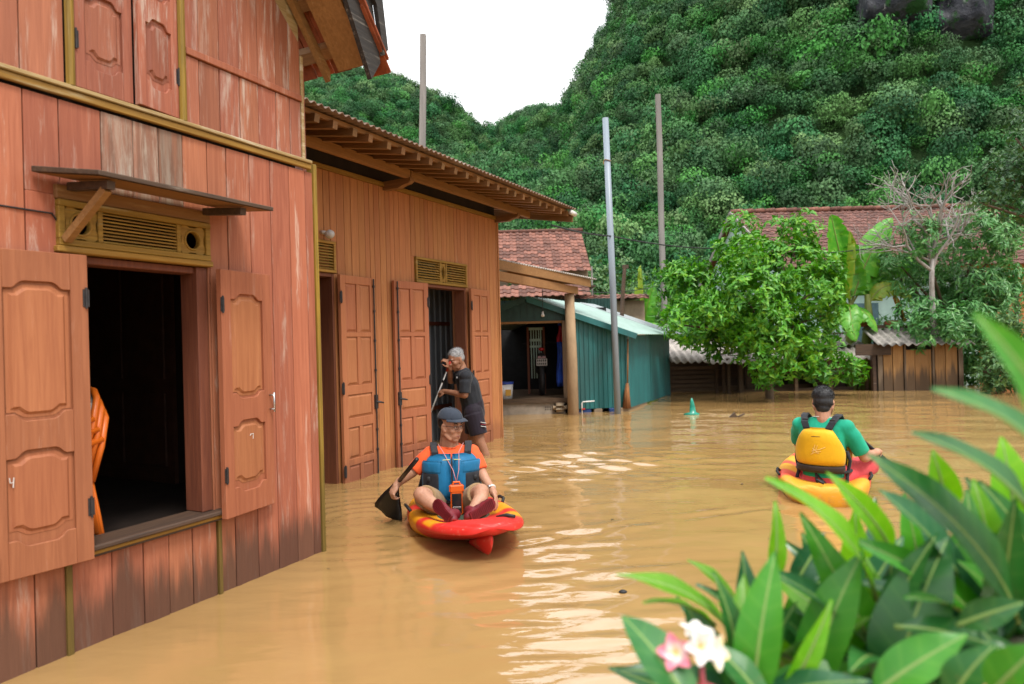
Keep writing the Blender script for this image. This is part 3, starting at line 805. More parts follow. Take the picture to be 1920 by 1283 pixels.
rows=[(-.30,.150,2),(.215,.515,2),(.605,.830,1),(.92,1.39,2),(1.435,1.905,2)]
panel_door("door_leaf",h2,.545,1.985,-.45,(.060,-.078,0),R(4.5),rows,(M['leaf2'],M['leaf2']),.004,.515)
panel_door("door_leaf",h2,.545,1.985,-.45,(.905,-.055,0),R(-6),rows,(M['leaf2'],M['leaf2']),.541,.035)
panel_door("door_leaf",h2,.545,1.985,-.45,(2.415,-.085,0),R(5),rows,(M['leaf2'],M['leaf2']),.004,None)
# metal sheets standing inside the doorway
M['darkmetal']=simple("dark_grey_sheet_metal",(.17,.19,.21),.45,.3,5,(1,1,.2),spec=.5)
def corrugated(x0,x1,z0,z1,y,period=.1,amp=.012,sharp=True):
    m=MB(); xs=[]; x=x0
    while x<x1:
        xs+=[(x,0),(x+period*.55,0),(x+period*.65,amp),(x+period*.9,amp)] ; x+=period
    xs.append((x1,0)); n=len(xs)
    m.add([(a,y-b,z0) for a,b in xs]+[(a,y-b,z1) for a,b in xs],[(i,i+1,n+i+1,n+i) for i in range(n-1)]); return m
corrugated(.9,3.2,-.6,2.5,.75,.13,.018).build("inner_sheet_wall",M['darkmetal'],h2)
for z in (.42,1.55): MB().box(1.0,3.1,.70,.728,z,z+.05).build("inner_rail",M['jamb'],h2)
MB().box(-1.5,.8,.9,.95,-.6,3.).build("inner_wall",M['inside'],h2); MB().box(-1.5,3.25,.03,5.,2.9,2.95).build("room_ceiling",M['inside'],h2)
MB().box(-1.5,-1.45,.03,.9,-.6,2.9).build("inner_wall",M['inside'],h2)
MB().box(-1.5,3.25,.03,.05,2.95,3.2).build("eave_dark_board",M['inside'],h2)  # dark board added so the gap under the eave reads as black shade
# eaves: brackets, beam, rafters, purlin, corrugated roof
def bracket(x):
    m=MB(); pr=[(0,2.93),(.20,2.93),(.27,2.955),(.33,2.965),(.36,2.985),(.36,3.02),(.0,3.02)]
    m.add([(x-.035,-a,z) for a,z in pr]+[(x+.035,-a,z) for a,z in pr],[tuple(range(7)),tuple(range(13,6,-1))]+[(i,7+i,7+(i+1)%7,(i+1)%7) for i in range(7)])
    m.build("eave_bracket",M['roofwood_y'],h2,fix=True)
for x in (.86,3.24): bracket(x)
MB().cbox(-1.5,.855,-.345,-.295,3.012,3.105,.005).build("eave_beam",M['roofwood'],h2)
MB().cbox(.860,3.60,-.350,-.30,3.008,3.100,.005).build("eave_beam",M['roofwood'],h2)
for i in range(26):
    x=-1.45+i*.215+random.uniform(-.02,.02)
    if x>3.8: break
    MB().beam((x,.4,3.245),(x,-.86,3.030),.052,.062).build("rafter",M['roofwood_y'],h2)
for o,z in ((.80,3.083),(.40,3.151),(.02,3.216)): MB().beam((-1.5,-o,z),(3.82,-o,z),.05,.035,(0,-.17,1)).build("purlin",M['roofwood'],h2)
MB().beam((3.80,.4,3.20),(3.80,-.90,2.985),.03,.12).build("end_rafter",M['roofwood_y'],h2)
M['roofsheet']=simple("brown_corrugated_roof",(.20,.115,.075),.6,.3,10,bump=.1,dirt=(.45,.40,.36),dirt_amt=.5)
def wave_sheet(p0, du, dv, nu, nv, period, amp, thick=.006):
    """sine-corrugated sheet: corrugations run along dv"""
    p0,du,dv=Vector(p0),Vector(du),Vector(dv); nrm=du.cross(dv).normalized(); L=du.length; m=MB(); rows=[]
    for j in range(nv+1):
        rows.append([p0+du*(i/nu)+dv*(j/nv)+nrm*amp*math.sin(2*math.pi*L*(i/nu)/period) for i in range(nu+1)])
    m.ring_loft(rows,False,False); return m
rs=wave_sheet((-1.5,-.93,3.108),(5.35,0,0),(0,2.6,.44),620,2,.075,.011).build("roof_sheet",M['roofsheet'],h2,True)
so=rs.modifiers.new("s",'SOLIDIFY'); so.thickness=.007
MB().tube([(3.72,-.90,3.05),(3.87,-.905,3.04)],.034,12).build("gutter_end",M['white_plastic'],h2,True)
lm=empty("wall_lamp",h2.matrix_basis@Vector((0,0,0)),A2,"small white globe lamp on the wall near the house corner","lamp")
hm2=Matrix.Translation(P2)@Matrix.Rotation(A2,4,'Z'); lm.location=hm2@Vector((-.10,-.03,2.36))
l1=MB(); l1.tube([(0,.03,.01),(.01,-.03,0)],[.018,.018],12); l1.build("lamp_base",M['white_plastic'],lm,True)
M['globe']=simple("frosted_glass",(.82,.83,.84),.25,.03,5,**{'Transmission Weight':.25})
MB().ell((.02,-.06,-.015),(.042,.05,.042),14,10).build("lamp_globe",M['globe'],lm,True)
# ------------------------------------------------------------------ middle distance: lean-to, green shed, poles, houses, pens
M['concrete']=simple("old_concrete",(.34,.29,.23),.85,.2,9,bump=.2,dirt=(.12,.09,.06),dirt_amt=.5)
M['postmat']=simple("mud_splashed_post",(.42,.29,.17),.8,.15,8,(1,1,.4),bump=.15,dirt=(.22,.13,.07),dirt_amt=.6)
M['greymetal']=simple("pale_sheet_roof",(.34,.38,.39),.45,.1,5,dirt=(.25,.25,.24),dirt_amt=.4,spec=.4)
M['mint']=simple("pale_green_sheet_roof",(.34,.48,.43),.42,.08,4,dirt=(.30,.36,.33),dirt_amt=.5,spec=.4)
M['teal']=simple("teal_sheet_metal",(.022,.165,.165),.45,.15,5,(1,1,.3),dirt=(.03,.08,.075),dirt_amt=.6,spec=.4)
M['teal_dark']=simple("dark_green_sheet_metal",(.015,.06,.05),.5,.2,6)
M['bluepole']=simple("blue_grey_painted_steel",(.27,.33,.39),.42,.08,6,(1,1,.2),dirt=(.20,.21,.22),dirt_amt=.6,spec=.45)
M['greypole']=simple("weathered_grey_timber_pole",(.28,.26,.245),.85,.18,10,(1,1,.08),bump=.2,dirt=(.15,.13,.12))
M['asbestos']=simple("mossy_asbestos_sheet",(.36,.33,.30),.9,.25,7,bump=.25,dirt=(.045,.042,.038),dirt_amt=.85)
M['asbestos2']=simple("pale_asbestos_sheet",(.48,.43,.39),.9,.18,7,bump=.2,dirt=(.20,.17,.15),dirt_amt=.5)
M['plaster']=simple("stained_beige_plaster",(.42,.32,.21),.9,.15,4,dirt=(.24,.19,.14),dirt_amt=.6)
M['teal_plaster']=simple("pale_teal_plaster",(.42,.60,.56),.85,.1,3,dirt=(.35,.45,.42),dirt_amt=.5)
M['penwood']=wood("mud_brown_slats",(.17,.10,.055),(.07,.042,.025),(.30,.24,.17),wear=.6,axis='X',objvar=.25)
M['hutwood']=wood("pale_hut_boards",(.52,.29,.115),(.40,.205,.075),(.55,.42,.25),wear=.3,stain=((.10,.065,.04),1.05,.92),objvar=.1)
M['hutpost']=wood("grey_hut_post",(.30,.22,.15),(.17,.115,.075),(.42,.36,.3),wear=.7,stain=((.08,.055,.035),.8,.8))
M['bark']=simple("brown_bark",(.12,.085,.055),.9,.3,16,(1,1,.3),bump=.4)
M['palebark']=simple("pale_dead_bark",(.36,.335,.315),.9,.2,14,(1,1,.3),bump=.3,dirt=(.16,.12,.09),dirt_amt=.6)
M['leaf_citrus']=foliage_mat("bright_citrus_leaves",(.040,.22,.012),(.110,.40,.018),(.32,.60,.028),.42,.4,.22,False)
M['leaf_lychee']=foliage_mat("dark_glossy_leaves",(.055,.23,.050),(.115,.35,.090),(.27,.52,.15),.40,.45,.22,False)
M['leaf_dark']=foliage_mat("small_dark_leaves",(.018,.08,.016),(.036,.125,.026),(.10,.22,.04),.42,.4,.1,False)
M['leaf_bush']=foliage_mat("mixed_bush_leaves",(.035,.12,.03),(.09,.21,.06),(.22,.36,.09),.5,.35,.15,False)

# lean-to between the house and the shed
lt=empty("lean_to",(1.04,11.93,0),0,"open lean-to with rough beams and pale corrugated roof beside the house","lean-to")
def rel(p,o=lt): return Vector(p)-o.location
MB().tube([(0,0,-.7),(.0,0,1.0),(-.02,0,2.12)],[.100,.092,.085],16).build("post",M['postmat'],lt,True)
MB().beam(rel((-.30,9.20,2.225)),rel((1.16,12.03,2.175)),.06,.125).build("beam",M['roofwood'],lt)
MB().beam(rel((-.22,9.50,2.395)),rel((1.42,12.25,2.315)),.04,.13).build("fascia",M['roofwood'],lt)
for t in (.15,.5,.85,.99):
    p=Vector((-.22,9.50,2.40)).lerp(Vector((1.42,12.25,2.33)),t); MB().beam(rel(p-Vector((.1,-.06,0))),rel(p+Vector((-1.4,.85,.15))),.06,.07).build("rafter",M['roofwood'],lt)
ws=wave_sheet(rel((-.30,9.36,2.475)),(1.86,3.0,-.075),(-1.5,.93,.22),260,2,.075,.012)
o=ws.build("roof_sheet",M['asbestos2'],lt,True); so=o.modifiers.new("s",'SOLIDIFY'); so.thickness=.008
# hanging bulb
bl=empty("hanging_bulb",(.55,11.9,1.75),0,"white bulb hanging on a cord in front of the green shed","bulb")
MB().tube([(0,0,.45),(0,0,.06)],.006,6).build("cord",M['rubber'],bl); MB().tube([(0,0,.07),(0,0,.02),(0,0,0),(0,0,-.025)],[.015,.02,.035,.02],10).build("bulb",M['white_plastic'],bl,True)

# green corrugated shed
SF=Vector((.26,12.2,0)); sdir=Vector((1.55,3.42,0)).normalized(); 
gs=empty("metal_shed",(.26,12.2,0),0,"teal corrugated metal shed with pale green roof and open dark front","shed")
def corr_wall(pts_bottom, pts_top, period=.085, amp=.014):
    """ribbed sheet between two plan points; tops given by heights at both ends"""
    (ax,ay,az),(bx,by,bz)=pts_bottom; ta,tb=pts_top
    a=Vector((ax,ay,az)); b=Vector((bx,by,bz)); d=(b-a); L=Vector((d.x,d.y,0)).length; d2=Vector((d.x,d.y,0)).normalized(); n=Vector((d2.y,-d2.x,0)); m=MB()
    prof=[]; x=0
    while x<L:
        for q,h in ((0,0),(.5,0),(.62,1),(.88,1)): 
            if x+q*period<L: prof.append((x+q*period,h*amp))
        x+=period
    prof.append((L,0)); N=len(prof)
    lo=[a+d*(s/L)+n*h for s,h in prof]; hi=[Vector((p.x,p.y,ta+(tb-ta)*s/L)) for p,(s,h) in zip(lo,prof)]
    m.add([*lo,*hi],[(i,i+1,N+i+1,N+i) for i in range(N-1)]); return m
def ridge_h(x): return 2.06-.365*abs(x)
corr_wall([(.89,.0,.07),(1.84,.15,.07)],(ridge_h(.89),ridge_h(1.84))).build("front_sheet",M['teal'],gs)
corr_wall([(1.845,.16,.06),(2.55,1.75,.03)],(1.37,1.37)).build("side_sheet",M['teal'],gs); corr_wall([(2.555,1.76,.02),(3.36,3.56,.0)],(1.37,1.37)).build("side_sheet",M['teal'],gs)
m=MB(); m.add([(-1.1,0,1.66),(.85,0,1.66),(.85,0,ridge_h(.85)),(0,0,2.06),(-1.1,0,ridge_h(-1.1))],[(0,1,2,3,4)]); m.build("gable_board",M['teal_dark'],gs)
for i in range(16):
    x=-1.05+i*.12
    MB().box(x,x+.02,-.012,-.001,1.665,ridge_h(x)-.03).build("gable_rib",M['teal_dark'],gs)
for nm,x0,x1,sx in (("roof_sheet",0,1.98,1),("roof_sheet",0,-1.5,-1)):
    sdv=sdir*4.05; p0=Vector((0,-.12,2.10)); du=sdv; dv=Vector((x1,0,-.365*abs(x1)))
    q=wave_sheet(p0,du,dv,180,2,.16,.008) if sx>0 else wave_sheet(p0,dv,du,2,2,.16,.0)
    o=q.build(nm,M['mint'],gs); so=o.modifiers.new("s",'SOLIDIFY'); so.thickness=.006
q=wave_sheet(Vector((0,-.12,2.112))+sdir*2.9,sdir*1.2,Vector((2.02,0,-.365*2.02)),60,2,.16,.009); o=q.build("roof_sheet",M['greymetal'],gs)
so=o.modifiers.new("s",'SOLIDIFY'); so.thickness=.006
MB().beam((0,-.11,2.06),(1.95,-.11,1.345),.02,.10).build("verge_board",M['teal'],gs); MB().beam((0,-.11,2.06),(-1.5,-.11,1.51),.02,.10).build("verge_board",M['teal_dark'],gs)
MB().box(-1.1,.70,-.01,.05,1.62,1.66).build("lintel",M['roofwood'],gs); MB().box(.64,.72,-.03,.05,.28,1.66).build("door_post",M['hutpost'],gs)
MB().beam((.86,-.05,.26),(.77,-.05,1.72),.06,.05,(0,1,0)).build("door_post",M['hutpost'],gs)
MB().box(.725,.80,-.012,.0,.28,1.65).build("door_sheet",M['asbestos2'],gs)
MB().box(-1.3,.84,-.06,2.4,.20,.28).build("floor_slab",M['penwood'],gs); MB().box(-1.3,.66,-.02,.3,-.7,.195).build("foundation",M['concrete'],gs)
for x in (.30,.34,.38):
    for z in (.07,.11): MB().box(x,x+.02,-.024,-.018,z,z+.022).build("air_hole",M['rubber'],gs)
MB().cbox(.44,.68,-.12,.02,.03,.20,.05).build("foundation_stone",M['plaster'],gs,True)
for i,(x,c_) in enumerate(((.80,'b'),(.98,'b'),(1.18,'p'),(1.45,'b'),(1.66,'p'))): MB().cbox(x,x+.15,.04,.25,-.5,.065,.01).build("foundation_block",simple("blue_drum",(.02,.06,.2),.5,.2) if c_=='b' else M['plaster'],gs)
M['black_in']=simple("near_black_interior",(.012,.012,.012),.9,.3)  # even near-black colour for the shed's inner walls and the hut gap
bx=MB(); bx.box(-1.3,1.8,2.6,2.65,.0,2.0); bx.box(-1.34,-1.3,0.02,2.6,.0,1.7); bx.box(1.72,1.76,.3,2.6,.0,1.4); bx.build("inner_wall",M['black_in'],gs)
# things inside the shed
cl=empty("hanging_cloth",(.90,12.72,1.70),0,"long blue cloth with a red top hanging inside the shed","cloth")
def cloth(z0,z1,w0,w1,mat):
    rows=[[( (u-.5)*(w0+(w1-w0)*t)+.01*math.sin(6*t),.03*math.sin(u*9+3*t),z0+(z1-z0)*t) for u in np.linspace(0,1,13)] for t in np.linspace(0,1,8)]
    o=MB().ring_loft(rows,False,False).build("fold",mat,cl,True); s_=o.modifiers.new("s",'SOLIDIFY'); s_.thickness=.01
cloth(0,-.12,.02,.05,simple("blue_cloth",(.02,.06,.45),.8,.2)); cloth(-.12,-.42,.05,.11,simple("red_cloth",(.40,.02,.05),.8,.2)); cloth(-.42,-1.25,.13,.15,simple("blue_cloth2",(.02,.08,.50),.8,.25))
rk=empty("plastic_rack",(.47,13.3,.28),0,"pale green plastic lattice rack inside the shed","rack"); M['palegreen']=simple("pale_green_plastic",(.42,.62,.54),.5,.1)
f=MB(); f.box(-.16,.16,-.01,.01,1.24,1.29); f.box(-.12,.10,-.01,.01,1.02,1.07); f.box(-.12,.10,-.01,.01,.90,.94)
for x in (-.10,-.05,0,.05,.09): f.box(x-.008,x+.012,-.008,.008,.30,1.26)
f.build("lattice",M['palegreen'],rk)
for x in (-.16,.15): MB().box(x-.02,x+.02,-.02,.02,0,1.3).build("post",M['jamb'],rk)
mo=empty("motorbike",(.55,13.0,.28),0,"motorbike parked in the dark shed, rear plate and red tail lamp showing","motorbike")
MB().tube([(0,.25,.45),(0,-.05,.62),(0,-.12,.78)],[.10,.11,.06],10).build("tail_body",M['rubber'],mo,True)
w=MB(); w.tube([(0,.0+.27*math.cos(t),.29+.27*math.sin(t)) for t in np.linspace(0,2*math.pi,25)],.05,8); w.build("wheel",M['rubber'],mo,True)
MB().ell((0,-.14,.87),(.055,.03,.035),10,8).build("tail_lamp",simple("red_lens",(.45,.01,.01),.2,.1),mo,True)
MB().box(-.075,.075,-.165,-.155,.70,.74).build("reflector_bar",simple("pink_grey",(.4,.25,.28),.5,.1),mo)
pl=MB().box(-.10,.10,-.17,-.16,.56,.69).build("number_plate",simple("plate_white",(.55,.55,.54),.5,.05),mo)
for r_,z in enumerate((.635,.575)):
    for i in range(5): MB().box(-.085+i*.036,-.085+i*.036+.022,-.173,-.1705,z,z+.042).build("plate_mark",M['rubber'],pl)
for s_ in (-1,1): MB().tube([(0,.6,.95),(s_*.2,.55,1.0),(s_*.33,.45,.98)],.015,8).build("handlebar",M['rubber'],mo,True)
bk=empty("paint_bucket",(-.14,12.35,.28),0,"white paint bucket with blue lid on the shed floor","bucket")
MB().tube([(0,0,0),(0,0,.26)],[.12,.14],18).build("body",M['white_plastic'],bk,True); MB().tube([(0,0,.262),(0,0,.30)],.148,18).build("lid",simple("blue_plastic",(.02,.06,.35),.4,.05),bk)
MB().box(.0,.10,-.142,-.125,.06,.17).build("print",simple("ochre_print",(.6,.35,.06),.6,.1),bk)
br=empty("broom",(2.03,12.25,.06),0,"straw broom leaning against the teal shed wall","broom")
MB().tube([(.02,.0,.42),(.055,.03,1.24)],.014,8).build("handle",M['roofwood'],br,True); MB().tube([(0,0,.0),(.005,0,.28),(.02,0,.45)],[.075,.05,.025],10).build("bristles",simple("straw",(.30,.13,.05),.9,.3,30,(1,1,.1)),br,True)
tp=empty("water_tap",(1.19,11.9,0),0,"white plastic pipe with red tap beside the lean-to post","tap")
MB().tube([(0,0,-.3),(0,0,.20),(.02,0,.225),(.22,0,.235)],.012,8).build("pipe",M['white_plastic'],tp,True); MB().box(.0,.05,-.03,.0,.09,.115).build("valve",simple("red_plastic",(.55,.02,.02),.4,.1),tp)

# poles
tag(MB().tube([(1.825,11.92,-.8),(1.782,11.92,2.4),(1.732,11.92,5.165)],[.058,.057,.053],18).build("steel_pole",M['bluepole'],None,True),"tall blue grey steel pole in front of the teal shed","pole")
def sq_pole(name,p,q,w,label):
    m=MB(); p=Vector(p); q=Vector(q); rings=[]
    for t in np.linspace(0,1,8):
        c=p.lerp(q,t)+Vector((.012*math.sin(9*t),0,0)); ww=w*(1-.15*t)/2; k_=.7
        rings.append([c+Vector((a*ww,b_*ww,0)) for a,b_ in ((1,k_),(k_,1),(-k_,1),(-1,k_),(-1,-k_),(-k_,-1),(k_,-1),(1,-k_))])
    m.ring_loft(rings); return tag(m.build(name,M['greypole']),label,"pole")
sq_pole("timber_pole",(-2.2,16,-.8),(-1.90,16,8.55),.165,"bare grey timber pole rising behind the plank house roof")
sq_pole("timber_pole",(4.50,20,-.8),(4.454,20,8.43),.165,"bare grey timber pole right of the steel pole")
op=MB(); op.tube([(2.34,15,.9),(2.43,15,1.82),(2.47,15,2.4),(2.52,15,2.90)],[.05,.046,.045,.038],8); op.box(2.47,2.60,14.97,15.03,2.85,2.93); tag(op.build("old_post",M['oldwood']),"short dark old post standing behind the teal shed","post")
rp=MB(); rp.tube([(1.745+.061*math.cos(t),11.92+.061*math.sin(t),4.42+.01*math.sin(2*t)) for t in np.linspace(0,6.28,17)],.008,5); rp.tube([(1.68,11.88,4.42),(1.67,11.88,4.35)],.007,5); tag(rp.build("rope",M['roofwood']),"frayed rope tied round the steel pole","rope")
# wires
def wire(pts,label,r=.010):
    pp=[Vector(p) for p in pts]; out=[]
    for a,b_ in zip(pp[:-1],pp[1:]):
        for t in np.linspace(0,1,8)[:-1]: out.append(a.lerp(b_,t)+Vector((0,0,-.05*4*t*(1-t)*min(1,(b_-a).length/4))))
    out.append(pp[-1]); return tag(MB().tube(out,r,6).build("cable",M['rubber']),label,"cable")
wire([(.62,9.9,2.98),(1.78,11.90,3.10),(4.47,15.,3.24),(6.38,15,3.06),(9.18,16,3.36),(12.6,16,4.15)],"overhead cable sagging from the plank house across to the trees",.013)
wire([(1.1,12.0,2.2),(2.45,15,2.35),(4.45,19.9,2.9)],"thin wire from the lean-to post to the far timber pole",.008)

# tiled houses behind
def tile_mesh(tw,tl):
    m=MB(); prof=[(0,.0),(.12,.018),(.25,.024),(.38,.016),(.55,.0),(.8,-.004),(1.,.002)]
    n=len(prof); rows=[]
    for y,z in ((-.02,.0),(tl*1.06,.020)):
        rows.append([(x*tw,-y,z+h) for x,h in prof])
    lip=[(x*tw,-tl*1.06,.020+h-.016) for x,h in prof]
    m.ring_loft([lip,rows[1],rows[0]],False,False); return m.mesh("roof_tile")
def tile_roof(parent,p0,u,v,ncol,nrow,tw,tl,mat,maxo=300,near_last=True):
    u=Vector(u).normalized(); v=Vector(v).normalized(); n=v.cross(u).normalized()
    if n.z<0: n=-n
    me=tile_mesh(tw,tl); me.materials.append(mat)
    Mx=Matrix((u,-v,n)).transposed().to_4x4(); spots=[(r_,c_) for r_ in range(nrow) for c_ in range(ncol)]
    objs=spots[:maxo] ; rest=spots[maxo:]
    for r_,c_ in objs:
        o=bpy.data.objects.new("roof_tile",me); COL.objects.link(o); o.parent=parent
        o.matrix_local=Matrix.Translation(Vector(p0)+u*(c_*tw)+v*(r_*tl)+n*random.uniform(-.004,.006))@Mx@Matrix.Rotation(random.uniform(-.02,.02),4,'Z')
    if rest:
        m=MB(); vs=[v_.co.copy() for v_ in me.vertices]; fs=[tuple(p.vertices) for p in me.polygons]
        for r_,c_ in rest:
            T=Matrix.Translation(Vector(p0)+u*(c_*tw)+v*(r_*tl)+n*random.uniform(-.004,.006))@Mx; m.add([T@q for q in vs],fs)
        tag(m.build("roof_tiles",mat,parent),kind='stuff')
M['tile_a']=simple("weathered_red_tile",(.20,.082,.056),.85,.35,18,bump=.1,dirt=(.07,.042,.036),dirt_amt=.8,objvar=.40)
M['tile_b']=simple("dull_red_tile",(.150,.066,.050),.85,.35,14,bump=.1,dirt=(.065,.042,.038),dirt_amt=.8,objvar=.30)
ha=empty("tiled_house",(.6,19.5,0),0,"tiled roof house with dark green sheet wall behind the lean-to","house")
ra=Vector((-1.4,21,4.66))-ha.location; dv=Vector((0,-2.5,-1.48)); L=dv.length
tile_roof(ha,ra,(1,0,0),dv,18,12,.2,L/12,M['tile_a'])
MB().tube([ra+Vector((-.05,0,.03)),ra+Vector((3.66,0,.03))],.06,8).build("ridge_tiles",M['tile_a'],ha,True)
MB().add([ra,ra+Vector((3.6,0,0)),ra+Vector((3.6,2.5,-1.4)),ra+Vector((0,2.5,-1.4))],[(0,1,2,3)]).build("back_slope",M['tile_b'],ha)
MB().box(2.20-.6,2.24-.6,-.95,-.9,1.5,3.3).build("gutter_pipe",M['greypole'],ha)
w=MB(); w.box(-2.0,1.55,-.6,2.2,-.7,3.3); w.build("wall",M['plaster'],ha)
corr_wall([(-2.2,-2.2,.3),(2.0,-2.2,.3)],(2.35,2.35)).build("sheet_wall",M['teal_dark'],ha)
tile_roof(ha,Vector((-1.0,17.7,2.75))-ha.location,(1,0,0),(0,-.7,-.32),15,3,.2,.27,M['tile_a'])
MB().box(-2.,1.6,-1.8,-.62,2.68,2.72).build("roof_deck",M['oldwood'],ha)
sm=empty("plaster_outbuilding",(2.6,17.8,0),0,"small beige plaster outbuilding with tiled edge behind the teal shed","outbuilding")
MB().box(-1.2,.88,0,1.8,-.7,2.3).build("wall",M['plaster'],sm)
tile_roof(sm,(-1.25,.12,2.46),(1,0,0),(0,-.42,-.13),11,2,.2,.21,M['tile_a'])
MB().box(-1.25,.95,.13,1.9,2.40,2.47).build("roof_slab",M['concrete'],sm); MB().beam((.93,-.28,2.37),(.93,.2,2.44),.03,.09).build("verge_board",M['oldwood'],sm)
hb=empty("tiled_house",(11,20,0),0,"long house with broad dull red tile roof and pale teal gable behind the trees","house")
rb=Vector((7.15,22,5.27))-hb.location; dv=Vector((0,-4.0,-2.2)); L=dv.length
tile_roof(hb,rb,(1,0,-.008),dv,38,18,.22,L/18,M['tile_b'])
for i in range(24): MB().tube([rb+Vector((i*.35,0,.03)),rb+Vector((i*.35+.37,0,.05))],[.075,.085],8).build("ridge_tile",M['tile_a'],hb,True)
MB().add([rb,rb+Vector((8.4,0,0)),rb+Vector((8.4,4,-2.2)),rb+Vector((0,4,-2.2))],[(0,1,2,3)]).build("back_slope",M['tile_b'],hb)
MB().add([(-3.7,-1.6,-.7),(-3.7,5.4,-.7),(-3.7,5.4,3.2),(-3.7,2,5.12),(-3.7,-1.6,3.2)],[(0,1,2,3,4)]).build("gable_wall",M['teal_plaster'],hb)
MB().beam(rb+Vector((-.02,0,-.03)),rb+Vector((-.02,4,-2.23)),.05,.16).build("verge_board",M['greypole'],hb); MB().beam(rb+Vector((-.02,0,-.03)),rb+Vector((-.02,-4,-2.23)),.05,.16).build("verge_board",M['greypole'],hb)
MB().box(-3.65,1.6,-1.55,-1.5,-.7,3.2).build("front_wall",M['teal_plaster'],hb)
for i in range(22):
    x=1.62+i*.15; MB().cbox(x,x+.147,-1.55,-1.52,-.7,3.15,.004).build("plank",M['hutwood'] if False else M['house2'],hb)
MB().box(-3.7,4.9,-1.75,-1.68,3.0,3.12).build("eave_board",M['roofwood'],hb)
MB().box(2.6,2.68,-1.60,-1.551,-.7,3.0).build("corner_post",M['blackwood'],hb)
for x in (-1.9,.2): MB().box(x,x+.8,-1.60,-1.555,.9,2.1).build("window",simple("dull_blue_glass",(.10,.17,.20),.2,.2),hb)

# animal pens with asbestos roofs
pn=empty("animal_pen",(5.0,16,0),0,"low slatted animal pen under a mossy corrugated roof beside the shed","pen")
for i,z in enumerate((.03,.13,.235,.335,.44,.545)):
    MB().cbox(-1.33+random.uniform(-.03,.03),-.22+random.uniform(-.04,.04),-.02,.01,z,z+.075,.004).build("slat",M['penwood'],pn)
for x in (-1.35,-.24,-.08): MB().cbox(x-.035,x+.035,-.06,-.022,-.7,.72,.005).build("post",M['penwood'],pn)
for x,yy,w_ in ((-.08,-.42,.035),(.22,-.32,.05),(1.5,-.3,.04),(2.3,-.3,.04),(.55,.1,.06)): MB().cbox(x-w_,x+w_,yy-w_,yy+w_,-.7,.80,.006).build("post",M['penwood'],pn)
MB().box(-.2,2.9,1.5,1.6,-.7,.32).build("back_wall",M['plaster'],pn); MB().box(-1.4,2.9,.55,.6,-.7,.10).build("trough_board",M['penwood'],pn)
MB().box(1.0,2.55,-.1,-.06,.42,.74).build("hanging_board",M['jamb'],pn); MB().box(.15,2.9,-.15,-.1,-.1,.06).build("trough_board",M['penwood'],pn)
for i,(x0,x1,z0,z1,mt) in enumerate(((-1.42,-.52,.74,1.27,'asbestos2'),(-.60,.34,.70,1.20,'asbestos2'),(.28,1.2,.72,1.2,'asbestos'),(1.1,2.1,.74,1.2,'asbestos'),(2.0,2.75,.76,1.2,'asbestos2'))):
    q=wave_sheet((x0,-.62,z0),(x1-x0,0,0),(0,1.5,z1-z0),64,3,.165,.026); o=q.build("roof_sheet",M[mt],pn,True); s_=o.modifiers.new("s",'SOLIDIFY'); s_.thickness=.008
MB().box(-1.4,2.9,.86,.94,1.20,1.27).build("ridge_board",M['concrete'],pn)
MB().box(-1.4,2.9,.9,.95,-.2,1.0).build("inner_board",M['oldwood'],pn)
dl=MB(); rg=np.random.default_rng(4)
for i in range(60):
    x,y=rg.uniform(-.45,.35),rg.uniform(-.5,-.1); z=.76+.34*(y+.62); a=rg.uniform(-.6,.6); dl.tube([(x,y,z+.03+.03*rg.random()),(x+.25*math.cos(a),y+.12*math.sin(a),z+.05+.03*rg.random())],.006,4)
dl.build("dead_twigs",M['bark'],pn)
p3=empty("lean_pen",(7.8,15.8,0),0,"small pen with two layers of pale corrugated sheet next to the plank hut","pen")
q=wave_sheet((-.60,-.55,.72),(.88,0,0),(0,.75,.30),64,3,.165,.026); o=q.build("roof_sheet",M['asbestos2'],p3,True); s_=o.modifiers.new("s",'SOLIDIFY'); s_.thickness=.008
q=wave_sheet((-.70,.02,1.03),(1.05,0,0),(0,.7,.24),64,3,.165,.026); o=q.build("roof_sheet",M['asbestos'],p3,True); s_=o.modifiers.new("s",'SOLIDIFY'); s_.thickness=.008
MB().box(-.75,.55,.70,.78,1.28,1.33).build("ridge_board",M['concrete'],p3); MB().box(-.7,.4,.3,.35,-.7,.9).build("back_wall",M['oldwood'],p3)
for x in (-.6,.25): MB().cbox(x-.03,x+.03,-.3,-.24,-.7,.72,.004).build("post",M['penwood'],p3)
MB().box(-.6,.25,-.28,-.25,.38,.70).build("board",M['penwood'],p3)
# plank hut
ht=empty("plank_hut",(9.05,15.0,0),R(-8),"small plank hut with mossy corrugated roof and closed door","hut")
xs_=[-.90,-.70,-.45]; 
for a,b_ in zip((-.86,-.66,.20,.42),(-.665,-.44,.415,.66)): MB().cbox(a+.004,b_-.004,-.02,.01,-.7,1.02,.004).build("plank",M['hutwood'],ht)
dr=MB(); dr.cbox(-.385,-.205,-.012,.015,-.6,.90,.004); d0=dr.build("door",M['hutwood'],ht)
for a,b_ in ((-.20,.085),(.09,.135)): MB().cbox(a,b_,-.012,.015,-.6,.90,.004).build("door_plank",M['hutwood'],d0)
for x,w_ in ((-.93,.05),(-.415,.02),(.165,.02),(.72,.045)): MB().cbox(x-w_,x+w_,-.05,-.021,-.7,1.04,.005).build("post",M['hutpost'],ht)
MB().cbox(-1.08,-1.0,-.02,.12,-.7,.95,.01).build("post",M['oldwood'],ht)
MB().box(-1.45,-.72,-.10,-.06,.80,1.05).build("rough_beam",M['oldwood'],ht)
MB().box(-1.0,.8,.1,.14,-.7,1.1).build("inner_wall",M['blackwood'],ht); MB().box(-.41,.15,.02,.05,.90,1.04).build("dark_gap",M['black_in'],ht)
